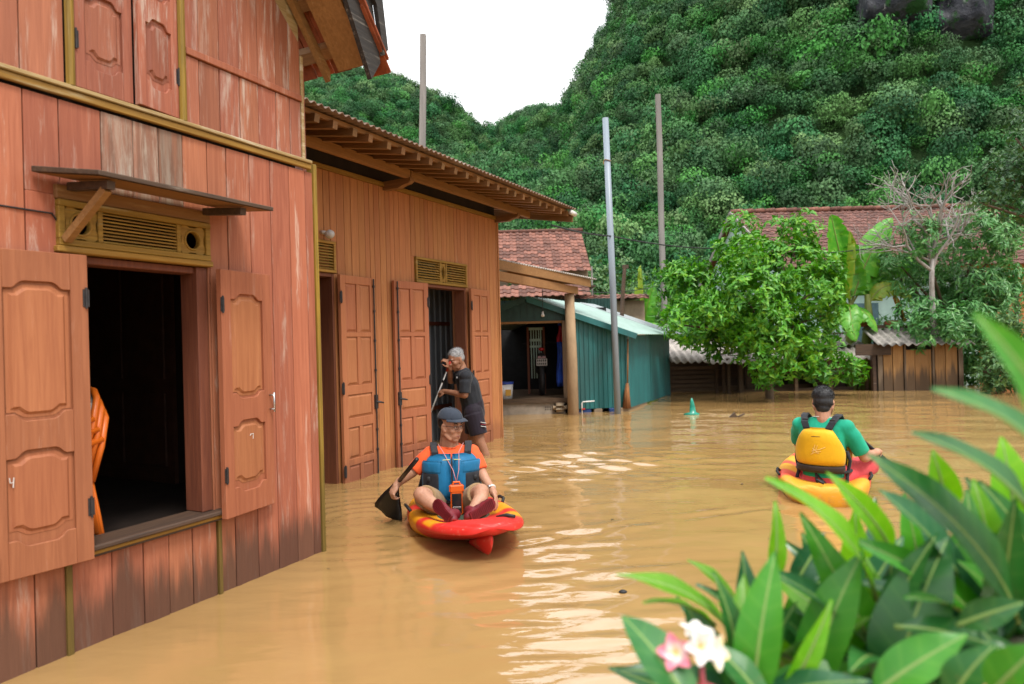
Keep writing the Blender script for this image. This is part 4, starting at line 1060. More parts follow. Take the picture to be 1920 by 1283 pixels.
MB().box(.74,.78,.02,1.5,-.7,1.1).build("side_wall",M['hutpost'],ht)
for x0,x1 in ((-1.06,-.02),(-.06,.90)):
    q=wave_sheet((x0,-.30,1.02),(x1-x0,0,0),(0,.95,.36),72,3,.165,.028); o=q.build("roof_sheet",M['asbestos'],ht,True); s_=o.modifiers.new("s",'SOLIDIFY'); s_.thickness=.008
MB().box(-1.0,.85,.62,.70,1.39,1.47).build("ridge_board",M['oldwood'],ht)
for x in (-1.1,-.55,.5): MB().tube([(x,.66,1.50),(x+.3,.66,1.50)],[.06,.065],8).build("ridge_tile",M['clay'],ht,True)
lg=MB().tube([(10.15,14.8,.55),(10.35,14.7,.2),(10.6,14.6,-.2)],[.07,.075,.07],8).build("leaning_log",M['oldwood']); tag(lg,"dark log leaning out of the water right of the hut","log")

# ------------------------------------------------------------------ trees and plants
def leaf_crown(name, parent, lobes, n, per, L, W, mat, seed, droop=.0, fill=.35, org=(0,0,0), up=.35):
    rg=np.random.default_rng(seed); lob=np.array(lobes,float); wts=lob[:,3]**2; wts/=wts.sum()
    li=rg.choice(len(lob),n,p=wts); d=rg.normal(size=(n,3)); d/=np.linalg.norm(d,axis=1)[:,None]
    rad=np.where(rg.random(n)<fill,rg.uniform(.35,.9,n),rg.uniform(.85,1.12,n))
    wob=1+.22*np.sin(5*d[:,0]+3*d[:,2]+li)+.14*np.sin(9*d[:,1]+7*d[:,2])
    c=lob[li,:3]+d*(lob[li,3]*rad*wob)[:,None]
    ax=d+np.array([0,0,up]); ax/=np.linalg.norm(ax,axis=1)[:,None]
    c=np.repeat(c,per,0); ax=np.repeat(ax,per,0); N=len(c)
    t=rg.normal(size=(N,3)); t-=ax*(t*ax).sum(1)[:,None]; t/=np.linalg.norm(t,axis=1)[:,None]
    dr=t+ax*rg.uniform(.05,.8,N)[:,None]; dr[:,2]-=droop*rg.uniform(.5,1.3,N); dr/=np.linalg.norm(dr,axis=1)[:,None]
    sd=np.cross(dr,ax+rg.normal(size=(N,3))*.25); sd/=np.linalg.norm(sd,axis=1)[:,None]; nr=np.cross(sd,dr)
    l=L*rg.uniform(.65,1.25,N)[:,None]; w=W*rg.uniform(.75,1.2,N)[:,None]
    b0=c+rg.normal(size=(N,3))*L*.18
    tip=b0+dr*l-nr*l*.14; m1=b0+dr*l*.45+nr*l*.03
    a1=m1+sd*w*.5+nr*w*.18; a2=m1-sd*w*.5+nr*w*.18
    V=np.stack([b0,a1,tip,a2,m1],1).reshape(-1,3)-np.array(org); i=np.arange(N)*5
    F=np.concatenate([np.stack([i,i+1,i+4],1),np.stack([i+1,i+2,i+4],1),np.stack([i+4,i+2,i+3],1),np.stack([i,i+4,i+3],1)])
    me=bpy.data.meshes.new(name); me.from_pydata(V.tolist(),[],F.tolist()); me.update()
    return link_mesh(name,me,mat,parent)
def limbs(parent, base, lobes, r0, mat, fork, org):
    base=Vector(base); fork=Vector(fork); org=Vector(org); m=MB()
    m.tube([base-org,base.lerp(fork,.5)+Vector((.03,0,0))-org,fork-org],[r0,r0*.85,r0*.75],8)
    for lx,ly,lz,lr in lobes:
        e=Vector((lx,ly,lz)); mid=fork.lerp(e,.5)+Vector((0,0,.12)); m.tube([fork-org,mid-org,e-org],[r0*.45,r0*.28,r0*.12],6)
    return m.build("trunk",mat,parent,True)
LC=[(4.63,13.41,2.03,1.0),(4.23,14.56,2.12,.91),(3.69,14.42,2.29,.62),(3.36,13.61,1.55,.43),(5.62,13.99,2.7,.82),(4.74,13.92,3.53,.36),(6.13,14.24,3.5,.5),(5.97,13.35,2.2,.68),(4.97,13.25,1.39,.78),(4.66,14.54,1.42,.68),(6.08,13.89,1.32,.71),(6.64,14.42,.69,.56),(4.94,13.2,.67,.39),(5.81,13.91,.84,.49),(5.09,14.35,2.98,.62),(6.32,13.57,1.70,.33),(4.14,14.71,1.21,.4)]
og=(5.24,13.98,0); t1=empty("citrus_tree",og,0,"bushy bright green tree standing in the flood before the pens","tree")
rgl=np.random.default_rng(77); LC=[(x,y,z,r_*.70) for x,y,z,r_ in LC]+[(x+r_*.85*math.cos(a),y+.3*math.sin(a*3),z+r_*.85*math.sin(a),r_*rgl.uniform(.22,.36)) for x,y,z,r_ in LC for a in rgl.uniform(0,6.28,3)]
leaf_crown("crown",t1,LC,2100,7,.165,.072,M['leaf_citrus'],5,.10,.15,og); limbs(t1,(5.24,13.98,-.8),LC[:18],.105,M['bark'],(5.2,14.0,1.1),og)
LL=[(9.17,15.41,1.56,.66),(9.19,16.56,1.21,.45),(10.54,16.42,1.94,.96),(10.76,15.61,2.26,.73),(11.26,15.99,1.53,.62),(9.12,15.92,2.82,.56),(8.81,16.24,2.99,.38),(10.08,16.46,2.73,.64),(10.62,15.35,3.44,.66),(11.08,15.25,3.41,.42),(10.79,16.54,3.75,.52),(11.04,15.89,.78,.56),(10.78,16.42,1.04,.64),(9.09,15.2,3.46,.48),(11.47,15.91,2.26,.5),(11.1,16.35,.39,.45),(9.5,14.75,1.45,.42),(8.95,14.8,1.35,.32),(10.0,14.8,1.5,.42)]
og=(10.5,16.2,0); t2=empty("lychee_tree",og,0,"dark green tree with drooping leaf whorls behind the plank hut","tree")
LL=[(x,y,z,r_*.92) for x,y,z,r_ in LL]
leaf_crown("crown",t2,LL,1900,8,.20,.048,M['leaf_lychee'],6,.75,.25,og); limbs(t2,(10.5,16.2,-.8),LL,.12,M['bark'],(10.4,16.2,1.3),og)
LR=[(8.36,11.21,4.43,.31),(8.63,11.78,3.94,.37),(8.3,11.71,3.52,.27),(8.58,11.3,3.39,.44),(8.88,11.5,4.14,.45),(7.89,11.46,3.44,.13),(9.4,11.5,3.9,.8),(9.2,11.6,4.9,.6)]
og=(10.2,11.6,0); t3=empty("broadleaf_tree",og,0,"tree with small glossy dark leaves reaching in from the right edge","tree")
leaf_crown("crown",t3,LR,620,6,.10,.055,M['leaf_dark'],8,.15,.3,og); limbs(t3,(10.2,11.6,-.8),LR,.12,M['bark'],(9.8,11.6,2.6),og)
LBs=[(9.73,13.71,.53,.37),(10.43,14.28,1.05,.39),(10.47,14.21,.38,.33),(9.68,13.8,.2,.24),(10.18,14.0,1.49,.22),(10.52,13.96,.82,.38),(10.9,14.2,.6,.6)]
og=(10.3,14.,0); t4=empty("waterside_bush",og,0,"loose pale green bush at the water's edge right of the hut","bush")
leaf_crown("crown",t4,LBs,620,6,.13,.05,M['leaf_bush'],9,.25,.35,og); limbs(t4,(10.3,14,-.8),LBs,.04,M['bark'],(10.3,14,.1),og)
# shrubs on the rising ground behind the shed
for i,(x,y,z,r_,mt,lab) in enumerate(((2.6,25,2.6,1.5,'leaf_bush',"pale leafy bush behind the outbuilding, left of the old post"),(4.0,26,3.0,1.5,'leaf_bush',"rounded leafy bush behind the outbuilding, right of the old post"),(5.6,27,2.2,1.6,'leaf_citrus',"green shrub showing low behind the far timber pole"),(4.6,18.6,.9,.8,'leaf_lychee',"dark shrub between the teal shed and the bright tree"),(.2,19.2,2.5,.6,'leaf_bush',"tuft of bush above the lean-to beam"),(6.6,17.6,1.4,.8,'leaf_citrus',"shrub behind the bright tree's right side"))):
    og=(x,y,0); t=empty("shrub",og,0,lab,"shrub"); lo=[(x,y,z,r_),(x-r_*.7,y,z-.5*r_,r_*.7),(x+r_*.8,y+.3,z-.4*r_,r_*.7),(x+.2*r_,y,z-r_,r_)]
    leaf_crown("crown",t,lo,520,5,.24 if y>20 else .16,.10 if y>20 else .06,M[mt],30+i,.1,.25,og); limbs(t,(x,y,-.7),lo,.08,M['bark'],(x,y,max(.2,z-1.4*r_)),og)
# dead tree
dt=empty("dead_tree",(9.28,15.05,.15),0,"leafless pale dead tree with bare forking branches","tree")
m=MB(); rg=np.random.default_rng(12)
def branch(p,d,L,r_,dep):
    d=Vector(d).normalized(); q=Vector(p)+d*L*.5+Vector(rg.normal(size=3))*L*.05; e=q+(d+Vector(rg.normal(size=3))*.18).normalized()*L*.5
    m.tube([p,q,e],[r_*1.15,r_*.95,r_*.72],5,cap=dep==0)
    if dep>0:
        for _ in range(3 if dep>1 else 2):
            nd=d+Vector(rg.normal(size=3))*.55+Vector((0,0,.12)); branch(e if rg.random()<.6 else q,nd,L*rg.uniform(.55,.85),r_*.60,dep-1)
m.tube([(0,0,-.7),(.02,0,1.2),(.0,0,2.5),(.03,0,3.1)],[.085,.072,.06,.055],8)
for d,L,r_ in (((.0,.0,1),.95,.055),((-.25,0,1),.95,.05),((-.75,-.1,.75),.95,.042),((.55,.1,.9),.95,.045),((.9,0,.75),.8,.035),((-.9,.2,.45),.75,.03),((.3,-.3,1),.9,.04)): branch(Vector((.02,0,2.75+rg.uniform(0,.45))),d,L,r_,4)
m.build("trunk",M['palebark'],dt,True); dt.scale=(.9,.9,.88)

# banana plants: every blade its own leaf
M['banana']=foliage_mat("banana_leaf",(.085,.36,.03),(.15,.50,.045),(.30,.62,.08),.38,.4,.25,False)
M['banana_y']=foliage_mat("yellowing_banana_leaf",(.20,.36,.03),(.30,.45,.05),(.5,.45,.05),.4,.4,.3,False)
M['stalk']=simple("banana_stalk",(.22,.26,.06),.6,.2,8,(1,1,.3),dirt=(.12,.08,.03),dirt_amt=.6)
def banana_leaf(parent,base,pts,width,mat,seed,twist=0.,name="leaf"):
    """blade along a bent midrib, its edges torn into strips"""
    rg=np.random.default_rng(seed); pts=[Vector(p) for p in pts]; m=MB(); N=26
    def bez(t):
        a=[p.copy() for p in pts]
        while len(a)>1: a=[x.lerp(y,t) for x,y in zip(a[:-1],a[1:])]
        return a[0]
    C=[bez(i/N) for i in range(N+1)]; sides=[]
    for i in range(N+1):
        d=(C[min(i+1,N)]-C[max(i-1,0)]).normalized(); s=d.cross(Vector((0,0,1)));
        if s.length<.15: s=Vector((1,0,0))
        s.normalize(); s=Matrix.Rotation(twist,3,d)@s; sides.append((d,s,s.cross(d)))
    for sg in (-1,1):
        i=0
        while i<N:
            k_=min(N,i+int(rg.integers(2,6))); drp=rg.uniform(.1,.7)
            for j in range(i,k_):
                q=[]
                for jj in (j,j+1):
                    t=jj/N; w=width*(math.sin(math.pi*min(1,(t*.96+.04))**.75)**.6)*.5 if t>.13 else width*.03
                    d,s,n_=sides[jj]; o=C[jj]; g=.78 if (jj==k_ and k_<N) else 1
                    q.append((o+n_*.004,o+s*sg*w*.55*g+n_*w*.14,o+s*sg*w*g-n_*w*drp+d*w*.15))
                m.add([q[0][0],q[0][1],q[0][2],q[1][0],q[1][1],q[1][2]],[(0,3,4,1),(1,4,5,2)] if sg<0 else [(0,1,4,3),(1,2,5,4)])
            i=k_
    o=m.build(name,mat,parent,True)
    rb_=MB(); rb_.tube([c+Vector((0,0,-.006)) for c in C],[.022*(1-.8*i/N)+.004 for i in range(N+1)],6); rb_.build("midrib",M['stalk'],o,True); return o
bn=empty("banana_plant",(8.20,15.9,0),0,"tall banana plant with broad torn leaves between the two trees","banana plant")
MB().tube([(.0,0,-.7),(.03,0,.9),(.12,0,1.7),(.10,0,2.2)],[.13,.11,.09,.06],10).build("stem",M['stalk'],bn,True)
MB().tube([(-.25,.1,-.7),(-.28,.1,1.3),(-.25,.1,2.0)],[.12,.10,.06],10).build("stem",M['stalk'],bn,True)
B=Vector((-.25,.1,1.9))
for i,(pts,w,mt,tw) in enumerate((
    ([(0,0,0),(-.15,0,1.0),(-.40,0,2.2)],.85,'banana',R(95)),([(0,0,0),(-.1,-.15,.8),(-.15,-.35,1.75)],.75,'banana_y',R(80)),
    ([(0,0,0),(.35,0,1.2),(1.1,.1,2.1)],.80,'banana',R(75)),([(0,0,0),(.6,.2,1.0),(1.5,.3,1.25),(2.1,.3,.95)],.66,'banana',R(60)),
    ([(0,0,0),(-.5,-.1,.6),(-1.2,-.2,.5)],.55,'banana',R(-70)),([(.3,-.1,-.1),(.6,-.2,.7),(1.0,-.3,.6),(1.35,-.3,.0)],.50,'banana_y',R(50)),
    ([(0,0,0),(-.2,-.3,.2),(-.3,-.6,-.3),(-.25,-.7,-.8)],.55,'banana',R(0)),([(0,0,0),(-.4,-.2,-.1),(-.8,-.35,-.5)],.5,'banana',R(-10)),([(0,0,0),(.2,-.4,.0),(.3,-.6,-.6)],.42,'banana',R(0)))):
    banana_leaf(bn,None,[B+Vector(p) for p in pts],w,M[mt],50+i,tw)
banana_leaf(bn,None,[Vector(p) for p in ((.62,-.1,2.2),(.8,-.15,2.0),(.85,-.15,1.5))],.28,simple("dead_banana_leaf",(.55,.24,.03),.7,.3,9),77)
b2=empty("banana_plant",(3.9,20.5,0),0,"young banana plant with one upright leaf left of the far pole","banana plant")
MB().tube([(0,0,-.7),(.0,0,1.8)],[.12,.08],8).build("stem",M['stalk'],b2,True)
for i,(pts,w,tw) in enumerate((([(0,0,1.6),(.05,0,2.6),(.0,-.1,3.5)],.75,R(80)),([(0,0,1.5),(.15,-.1,2.3),(.35,-.2,2.9)],.6,R(70)),([(0,0,1.5),(-.4,0,2.6),(-1.1,0,2.5),(-1.5,0,2.0)],.5,R(10)),([(0,0,1.5),(.4,-.2,2.0),(.7,-.3,1.4)],.55,0.))):
    banana_leaf(b2,None,pts,w,M['banana_y' if i<1 else 'banana'],90+i,tw)

# floating things
bu=MB(); rows=[]
for t,rx,ry in ((0,.10,.07),(.12,.11,.08),(.2,.055,.04),(.5,.045,.03),(.8,.03,.02),(1,.008,.008)): rows.append([(rx*math.cos(a)-.02*t+ (-.05 if t<.15 and math.cos(a)<0 else 0),ry*math.sin(a),.30*t-.02) for a in np.linspace(0,2*math.pi,13)[:-1]])
bu.ring_loft(rows); o=bu.build("plastic_bag",simple("green_translucent_plastic",(.02,.36,.25),.25,.15,9,**{'Transmission Weight':.2}),None,True); o.location=(3.02,11.5,0); tag(o,"pointed green plastic bag floating near the shed","bag")
db=MB(); db.add([(-.10,0,-.02),(.0,0,.075),(.05,.02,-.02),(-.08,.1,-.02),(.02,.1,.07),(.08,.1,-.02)],[(0,1,2),(5,4,3),(0,3,4,1),(1,4,5,2),(0,2,5,3)]); db.beam((.05,0,.0),(.16,.02,.045),.03,.02)
o=db.build("driftwood",M['hutpost']); o.location=(3.56,11.0,0); tag(o,"bit of broken board floating right of the green bag","driftwood")
o=MB().ell((0,0,0),(.022,.015,.012),10,6).build("seed_pod",M['rubber'],None,True); o.location=(.535,3.50,.004); tag(o,"small black pod floating on the muddy water","debris")
# ------------------------------------------------------------------ people
def fuse(mb, voxel=.006, smooth=6, fac=.5, name="body"):
    """weld overlapping tapered pieces into one continuous surface"""
    me=mb.mesh("tmp"); o=bpy.data.objects.new("tmp",me); COL.objects.link(o)
    r_=o.modifiers.new("r",'REMESH'); r_.mode='VOXEL'; r_.voxel_size=voxel
    s_=o.modifiers.new("s",'SMOOTH'); s_.iterations=smooth; s_.factor=fac
    dg=bpy.context.evaluated_depsgraph_get(); ev=o.evaluated_get(dg); out=bpy.data.meshes.new_from_object(ev,depsgraph=dg); out.name=name
    bpy.data.objects.remove(o); bpy.data.meshes.remove(me)
    out.polygons.foreach_set("use_smooth",np.ones(len(out.polygons),dtype=bool)); return out
def ring(cx,cy,cz,rx,ry,n=24,tilt=0.,sq=2.4):
    out=[]
    for k_ in range(n):
        a=2*math.pi*k_/n; c,s=math.cos(a),math.sin(a)
        x=rx*math.copysign(abs(c)**(2/sq),c); y=ry*math.copysign(abs(s)**(2/sq),s); out.append((cx+x,cy+y,cz+x*tilt))
    return out
def torso(mb, rows, tilt=0.): return mb.ring_loft([ring(*r_,tilt=tilt) for r_ in rows])
def chain(mb, pts, rad):
    for a,b_,ra_,rb_ in zip(pts[:-1],pts[1:],rad[:-1],rad[1:]): mb.cap(a,b_,ra_,rb_)
def sleeve(mb, pts, rad): mb.tube(pts,rad,16)
def hand(mb, W, d, n, side, curl=(.5,.5,.4), spread=0.):
    """palm, four jointed fingers, thumb. d = finger direction, n = the way the palm faces, side = +1/-1 for the thumb's side"""
    W=Vector(W); d=Vector(d).normalized(); n=Vector(n); n=(n-d*n.dot(d)).normalized(); s=d.cross(n)
    Mx=Matrix((d,s,n)).transposed(); mb.ell(W+d*.048,(.052,.041,.018),14,8,Mx); mb.cap(W-d*.03,W+d*.02,.027,.030)
    for i,(o,L) in enumerate(((-.031,.062),(-.0105,.076),(.0105,.080),(.031,.072))):
        o=o*side*-1*-1; p=W+d*.088+s*(o*side)-d*(.010 if i==0 else 0); a=0; r0=.0092 if i else .0082
        for seg,c_ in zip((.46,.30,.24),curl):
            a+=c_; v=d*math.cos(a)+n*math.sin(a); q=p+v*(L*seg*1.05); mb.cap(p,q,r0,r0*.92,8); r0*=.92; p=q
    tb=W+d*.022+s*(side*.036)+n*.006; v=(d*.75+s*side*.6+n*.35).normalized(); q=tb+v*.038; mb.cap(tb,q,.0125,.0105,8)
    v2=(d*.9+s*side*.15+n*.45).normalized(); mb.cap(q,q+v2*.032,.0105,.0085,8)
def head_prims(mb, T):
    """T maps head axes (forward x, left y, up z; centre of the skull) into the body's frame"""
    R3=T.to_3x3()
    def E(c,r_,n=16,m=10): mb.ell(T@Vector(c),r_,n,m,R3)
    def C(a,b_,ra_,rb_): mb.cap(T@Vector(a),T@Vector(b_),ra_,rb_,10)
    E((-.008,0,.030),(.098,.076,.092)); E((.032,0,-.045),(.062,.060,.075)); E((.058,0,-.098),(.026,.030,.022)); E((.02,0,-.02),(.072,.069,.07))
    C((.086,0,.018),(.108,0,-.022),.009,.0125); E((.100,.011,-.027),(.011,.009,.009)); E((.100,-.011,-.027),(.011,.009,.009))
    C((.080,-.034,.030),(.080,.034,.030),.013,.013); E((.060,.040,-.022),(.028,.024,.028)); E((.060,-.040,-.022),(.028,.024,.028))
    C((.082,-.018,-.060),(.082,.018,-.060),.009,.009); C((.081,-.015,-.071),(.081,.015,-.071),.010,.010)
    for s_ in (-1,1):
        E((-.004,s_*.077,-.008),(.021,.009,.032)); E((.012,s_*.074,-.03),(.014,.008,.014)); C((-.01,s_*.054,-.045),(.045,s_*.045,-.088),.026,.018)
    C((-.022,0,-.04),(-.035,0,-.15),.060,.056)
M['skin']=None
def skin_mat(name,c,c2):
    k=Nodes(name); n=k.noise(11,detail=5); n2=k.noise(60,detail=3)
    a=k.mix(k.mr(n,.35,.7),c,c2); a=k.hsv(a,val=k.mr(n2,.3,.7,.92,1.06))
    return k.done(a,.5,k.bump(n2,.12,.002),.35,**{'Subsurface Weight':.12,'Subsurface Radius':(.012,.005,.003),'Subsurface Scale':.6})
M['skin1']=skin_mat("tanned_skin",(.47,.235,.145),(.56,.30,.195)); M['skin2']=skin_mat("warm_skin",(.50,.245,.15),(.58,.31,.20)); M['skin3']=skin_mat("dark_tanned_skin",(.33,.150,.085),(.42,.205,.125))
def cloth_mat(name,c,rough=.8,var=.15,scale=7,wr=.35):
    k=Nodes(name); n=k.noise(scale,(1,1,.7),5,.55,dist=.8); w=k.noise(260,detail=1)
    a=k.mix(k.mr(n,.3,.7),tuple(x*(1-var) for x in c),tuple(min(1,x*(1+var*.6)) for x in c))
    nb=k.bump(k.noise(scale*2.2,(1,1,.45),3,.5,dist=1.2),wr,.012); nb=k.bump(w,.08,.001,nb)
    return k.done(a,rough,nb,.2,**{'Sheen Weight':.1})
M['orange_shirt']=cloth_mat("neon_orange_cloth",(.93,.125,.030),.7); M['vest_blue']=cloth_mat("blue_nylon",(.010,.17,.36),.55,.18,9,.25); M['black_nylon']=cloth_mat("black_nylon",(.022,.024,.030),.6,.3,12)
M['khaki']=cloth_mat("khaki_cloth",(.36,.235,.12),.85); M['red_rubber']=simple("dark_red_rubber",(.17,.010,.018),.55,.2,20); M['navy_cap']=cloth_mat("slate_navy_cloth",(.040,.052,.075),.85,.2,9,.1)
M['piping']=simple("pale_yellow_piping",(.75,.78,.30),.6,.05); M['hair_black']=simple("black_hair",(.010,.010,.012),.5,.5,60,(1,1,.2),bump=.8,spec=.5); M['hair_grey']=simple("grey_hair",(.36,.36,.37),.6,.45,70,(1,1,.3),bump=.8)
M['green_shirt']=cloth_mat("green_cloth",(.010,.40,.24),.75); M['pink_cloth']=cloth_mat("coral_cloth",(.72,.085,.095),.8); M['yellow_nylon']=cloth_mat("golden_yellow_nylon",(.82,.46,.012),.5,.10,8,.2); M['brown_trim']=cloth_mat("dark_brown_trim",(.035,.022,.016),.7)
M['dark_tee']=cloth_mat("black_tee",(.022,.025,.032),.8,.3,8,.5); M['dark_shorts']=cloth_mat("dark_plum_shorts",(.018,.012,.022),.7,.3); M['eye_white']=simple("eye_white",(.75,.72,.68),.25,.02); M['eye_dark']=simple("eye_dark",(.02,.012,.01),.2,.1); M['lip']=simple("lip",(.36,.13,.10),.5,.1)
M['orange_case']=simple("orange_case_plastic",(.88,.14,.015),.35,.06); M['glass_dark']=simple("phone_glass",(.02,.022,.025),.12,.1); M['lens']=simple("clear_lens",(.9,.9,.9),.05,.0,**{'Transmission Weight':.95,'Alpha':.35})

def face_parts(body, T, brow_mat, look=0.):
    R3=T.to_3x3()
    for s_ in (-1,1):
        e=MB(); e.ell(T@Vector((.082,s_*.031,.008)),(.008,.0135,.006),10,8,R3); eo=e.build("eye",M['eye_white'],body,True)
        MB().ell(T@Vector((.0885,s_*.031+look,.0075)),(.003,.0055,.0055),8,6,R3).build("iris",M['eye_dark'],eo,True)
        MB().tube([T@Vector(p) for p in ((.086,s_*.031-.014,.0135),(.0905,s_*.031,.0150),(.085,s_*.031+.014,.013))],.0028,6).build("eyelid",M['lip'],eo,True)
        MB().tube([T@Vector(p) for p in ((.0935,s_*.016,.030),(.0925,s_*.032,.0345),(.083,s_*.048,.031))],[.0035,.0042,.002],6).build("eyebrow",brow_mat,body,True)
    MB().tube([T@Vector(p) for p in ((.083,-.024,-.0645),(.0905,-.009,-.0635),(.0915,0,-.065),(.0905,.009,-.0635),(.083,.024,-.0645))],[.0025,.0045,.0050,.0045,.0025],8).build("lips",M['lip'],body,True)

def pillow(name, mat, parent, surf, th0, th1, z0, z1, thick, nu=14, nv=12, edge=.0):
    """padded panel lying on a torso surface: surf(theta,z,off); th0/th1 may be functions of v"""
    f0=th0 if callable(th0) else (lambda v: th0); f1=th1 if callable(th1) else (lambda v: th1); m=MB(); fr=[];bk=[]
    for j in range(nv+1):
        v=j/nv; a,b_=f0(v),f1(v); r1=[];r2=[]
        for i in range(nu+1):
            u=i/nu; p=(1-abs(2*u-1)**5)**.5*(1-abs(2*v-1)**5)**.5
            r1.append(surf(a+(b_-a)*u,z0+(z1-z0)*v,.006+thick*p)); r2.append(surf(a+(b_-a)*u,z0+(z1-z0)*v,.0))
        fr.append(r1); bk.append(r2)
    m.ring_loft(fr,False,False); m.ring_loft([r_[::-1] for r_ in bk],False,False)
    n=nu+1; nvv=len(fr); B=n*nvv
    for j in range(nv): m.f.append((j*n,B+j*n+nu,B+(j+1)*n+nu,(j+1)*n)); m.mi.append(0); m.f.append(((j+1)*n+nu,B+(j+1)*n,B+j*n,j*n+nu)); m.mi.append(0)
    for i in range(nu): m.f.append((i+1,B+nu-i-1,B+nu-i,i)); m.mi.append(0); m.f.append((nv*n+i,B+nv*n+nu-i,B+nv*n+nu-i-1,nv*n+i+1)); m.mi.append(0)
    return m.build(name,mat,parent,True)

# ---- kayak hull, bow to +x
def kayak_mat(name, base_red, yel):
    k=Nodes(name); x=k.sep()[0]; z=k.sep()[2]; n=k.noise(5,detail=3); xx=k.math('ADD',x,k.math('MULTIPLY',k.math('SUBTRACT',n,.5),.16))
    def band(a,b_,s=.035):
        return k.math('MULTIPLY',k.mr(xx,a-s,a+s),k.mr(xx,b_+s,b_-s))
    m=k.math('ADD',k.mr(xx,-.50,-.57),band(-.30,-.02),True); m=k.math('ADD',m,k.math('MULTIPLY',band(.10,.27),k.mr(z,.10,.115)),True)
    c=k.mix(m,base_red,yel); c=k.mix(k.math('MULTIPLY',k.mr(k.noise(14,detail=8),.60,.75),.3),c,(.72,.45,.32))
    c=k.mix(k.math('MULTIPLY',k.mr(k.noise(9,detail=8,rough=.7),.52,.68),k.mr(z,.10,.0,.05,.55)),c,(.36,.22,.09))
    c=k.mix(k.math('MULTIPLY',k.mr(k.noise(50,(1,.3,1),6),.62,.70),.35),c,(.85,.55,.45))
    return k.done(c,.48,k.bump(k.noise(40),.05,.002),.35)
M['kayak']=kayak_mat("red_yellow_polyethylene",(.76,.030,.022),(.88,.36,.010)); M['kayak2']=kayak_mat("coral_yellow_polyethylene",(.80,.085,.05),(.86,.40,.03))
def make_kayak(loc, heading, pitch, label, mat):
    kk=empty("kayak",loc,0,label,"kayak","sit on top kayaks"); kk.rotation_mode='XYZ'; kk.rotation_euler=(0,-pitch,heading)
    m=MB(); rows=[]; N=30; HW=.365
    for i in range(N+1):
        t=i/N; x=-1.0+1.66*t
        w=HW*(max(0,math.sin(math.pi*min(1,(t*.93+.055))))**.42); w=max(w,.03)
        lift=.12*max(0,(t-.55)/.45)**2; zb=-.11+.225*max(0,(t-.40)/.60)**1.3+.06*max(0,(.15-t)/.15)**2; zt=.125+lift*.35; op=max(0,1-abs((t-.42)/.38)**4); zd=zt-.045*op+.012*(1-op)
        pass
        kl=.0
        half=[(0,zb-kl),(.45*w,zb+.010),(.80*w,zb+.045),(.97*w,zb+.105 if zb+.105<zt-.05 else zt-.05),(1.0*w,zt-.045),(.96*w,zt-.015),(.86*w,zt),(.74*w,zt-.004),(.64*w,zd+(zt-zd)*.45),(.52*w,zd+.006),(.2*w,zd),(0,zd)]
        rows.append([(x,y,z) for y,z in half]+[(x,-y,z) for y,z in half[-2:0:-1]])
    m.ring_loft(rows); h=m.build("hull",mat,kk,True,fix=True); sb=h.modifiers.new("s",'SUBSURF'); sb.levels=1; sb.render_levels=1
    # moulded keel fin under the bow
    f=MB(); f.ring_loft([[(x,s_*ww,z) for s_,z,ww in ((-1,zt,w*1.0),(1,zt,w),(.35,zl,w*.4),(-.35,zl,w*.4))] for x,w,zt,zl in ((.05,.04,-.05,-.075),(.22,.080,.01,-.065),(.36,.080,.05,-.055),(.47,.062,.08,-.050),(.55,.040,.10,-.030),(.61,.018,.11,.03))]); o=f.build("keel_fin",mat,kk,True,fix=True); s_=o.modifiers.new("s",'SUBSURF'); s_.levels=1; s_.render_levels=2
    for sy in (-1,1):
        MB().tube([(.28,sy*.16,.145),(.42,sy*.08,.153),(.55,sy*.03,.160)],.006,6).build("deck_groove",mat,kk,True)
        gh=MB(); gh.tube([(-.50,sy*.335,.11),(-.47,sy*.355,.135),(-.36,sy*.355,.135),(-.33,sy*.335,.11)],.011,8); gh.build("side_handle",M['rubber'],kk,True)
    mt=MB(); mt.box(-.20,.17,-.20,.20,.080,.088); mt.build("foot_mat",simple("olive_foam",(.06,.085,.055),.9,.2),kk)
    bh=MB(); bh.tube([(.36,.10,.155),(.39,.16,.165),(.43,.20,.160)],[.007,.013,.011],8); bh.build("bow_handle",M['rubber'],kk,True)
    st=MB(); st.tube([(.13,.03,.095),(.15,.035,.14)],.025,10); st.ell((.16,.04,.142),(.035,.055,.026),12,8); st.build("stern_knob",M['rubber'],kk,True)
    sc=MB(); sc.tube([(-.94,0,.16),(-.96,.05,.18),(-.98,0,.16)],.01,6); sc.build("stern_handle",M['rubber'],kk,True)
    return kk
U1=R(90-17); make_kayak((-.325,4.60,.03),-U1,R(3.0),"red and yellow kayak of the man in the orange shirt",M['kayak'])
make_kayak((2.72,6.04,.03),R(90-24),R(1.0),"coral and yellow kayak of the man in the green shirt",M['kayak2'])

# ---- kayaker in the blue vest (frame: x forward, y to his left)
def frame(loc, fwd):
    return math.atan2(fwd[1],fwd[0])
def person(loc, rz, label): return empty("person",loc,rz,label,"person")
KS=.93
K1=person((-.462,4.95,0),frame(None,(.105,-.9945)),"seated man in orange shirt, blue life vest and dark cap paddling")
K1.scale=(KS,KS,KS)
def HT(c, yaw, pitch, roll=0.): return Matrix.Translation(c)@Matrix.Rotation(yaw,4,'Z')@Matrix.Rotation(pitch,4,'Y')@Matrix.Rotation(roll,4,'X')
hT=HT((.045,.0,.762),R(44),R(6))
b=MB(); head_prims(b,hT); b.cap((.015,0,.60),(.025,0,.68),.058,.056)
torso(b,[(0,0,.09,.11,.16),(0,0,.25,.095,.14),(.0,0,.44,.105,.16),(.0,0,.55,.08,.17),(.005,0,.61,.055,.07)])
RS,RE,RW=(0,-.165,.545),(.03,-.300,.415),(.03,-.418,.330); LS,LE,LW=(0,.165,.545),(.07,.225,.400),(.26,.300,.285)
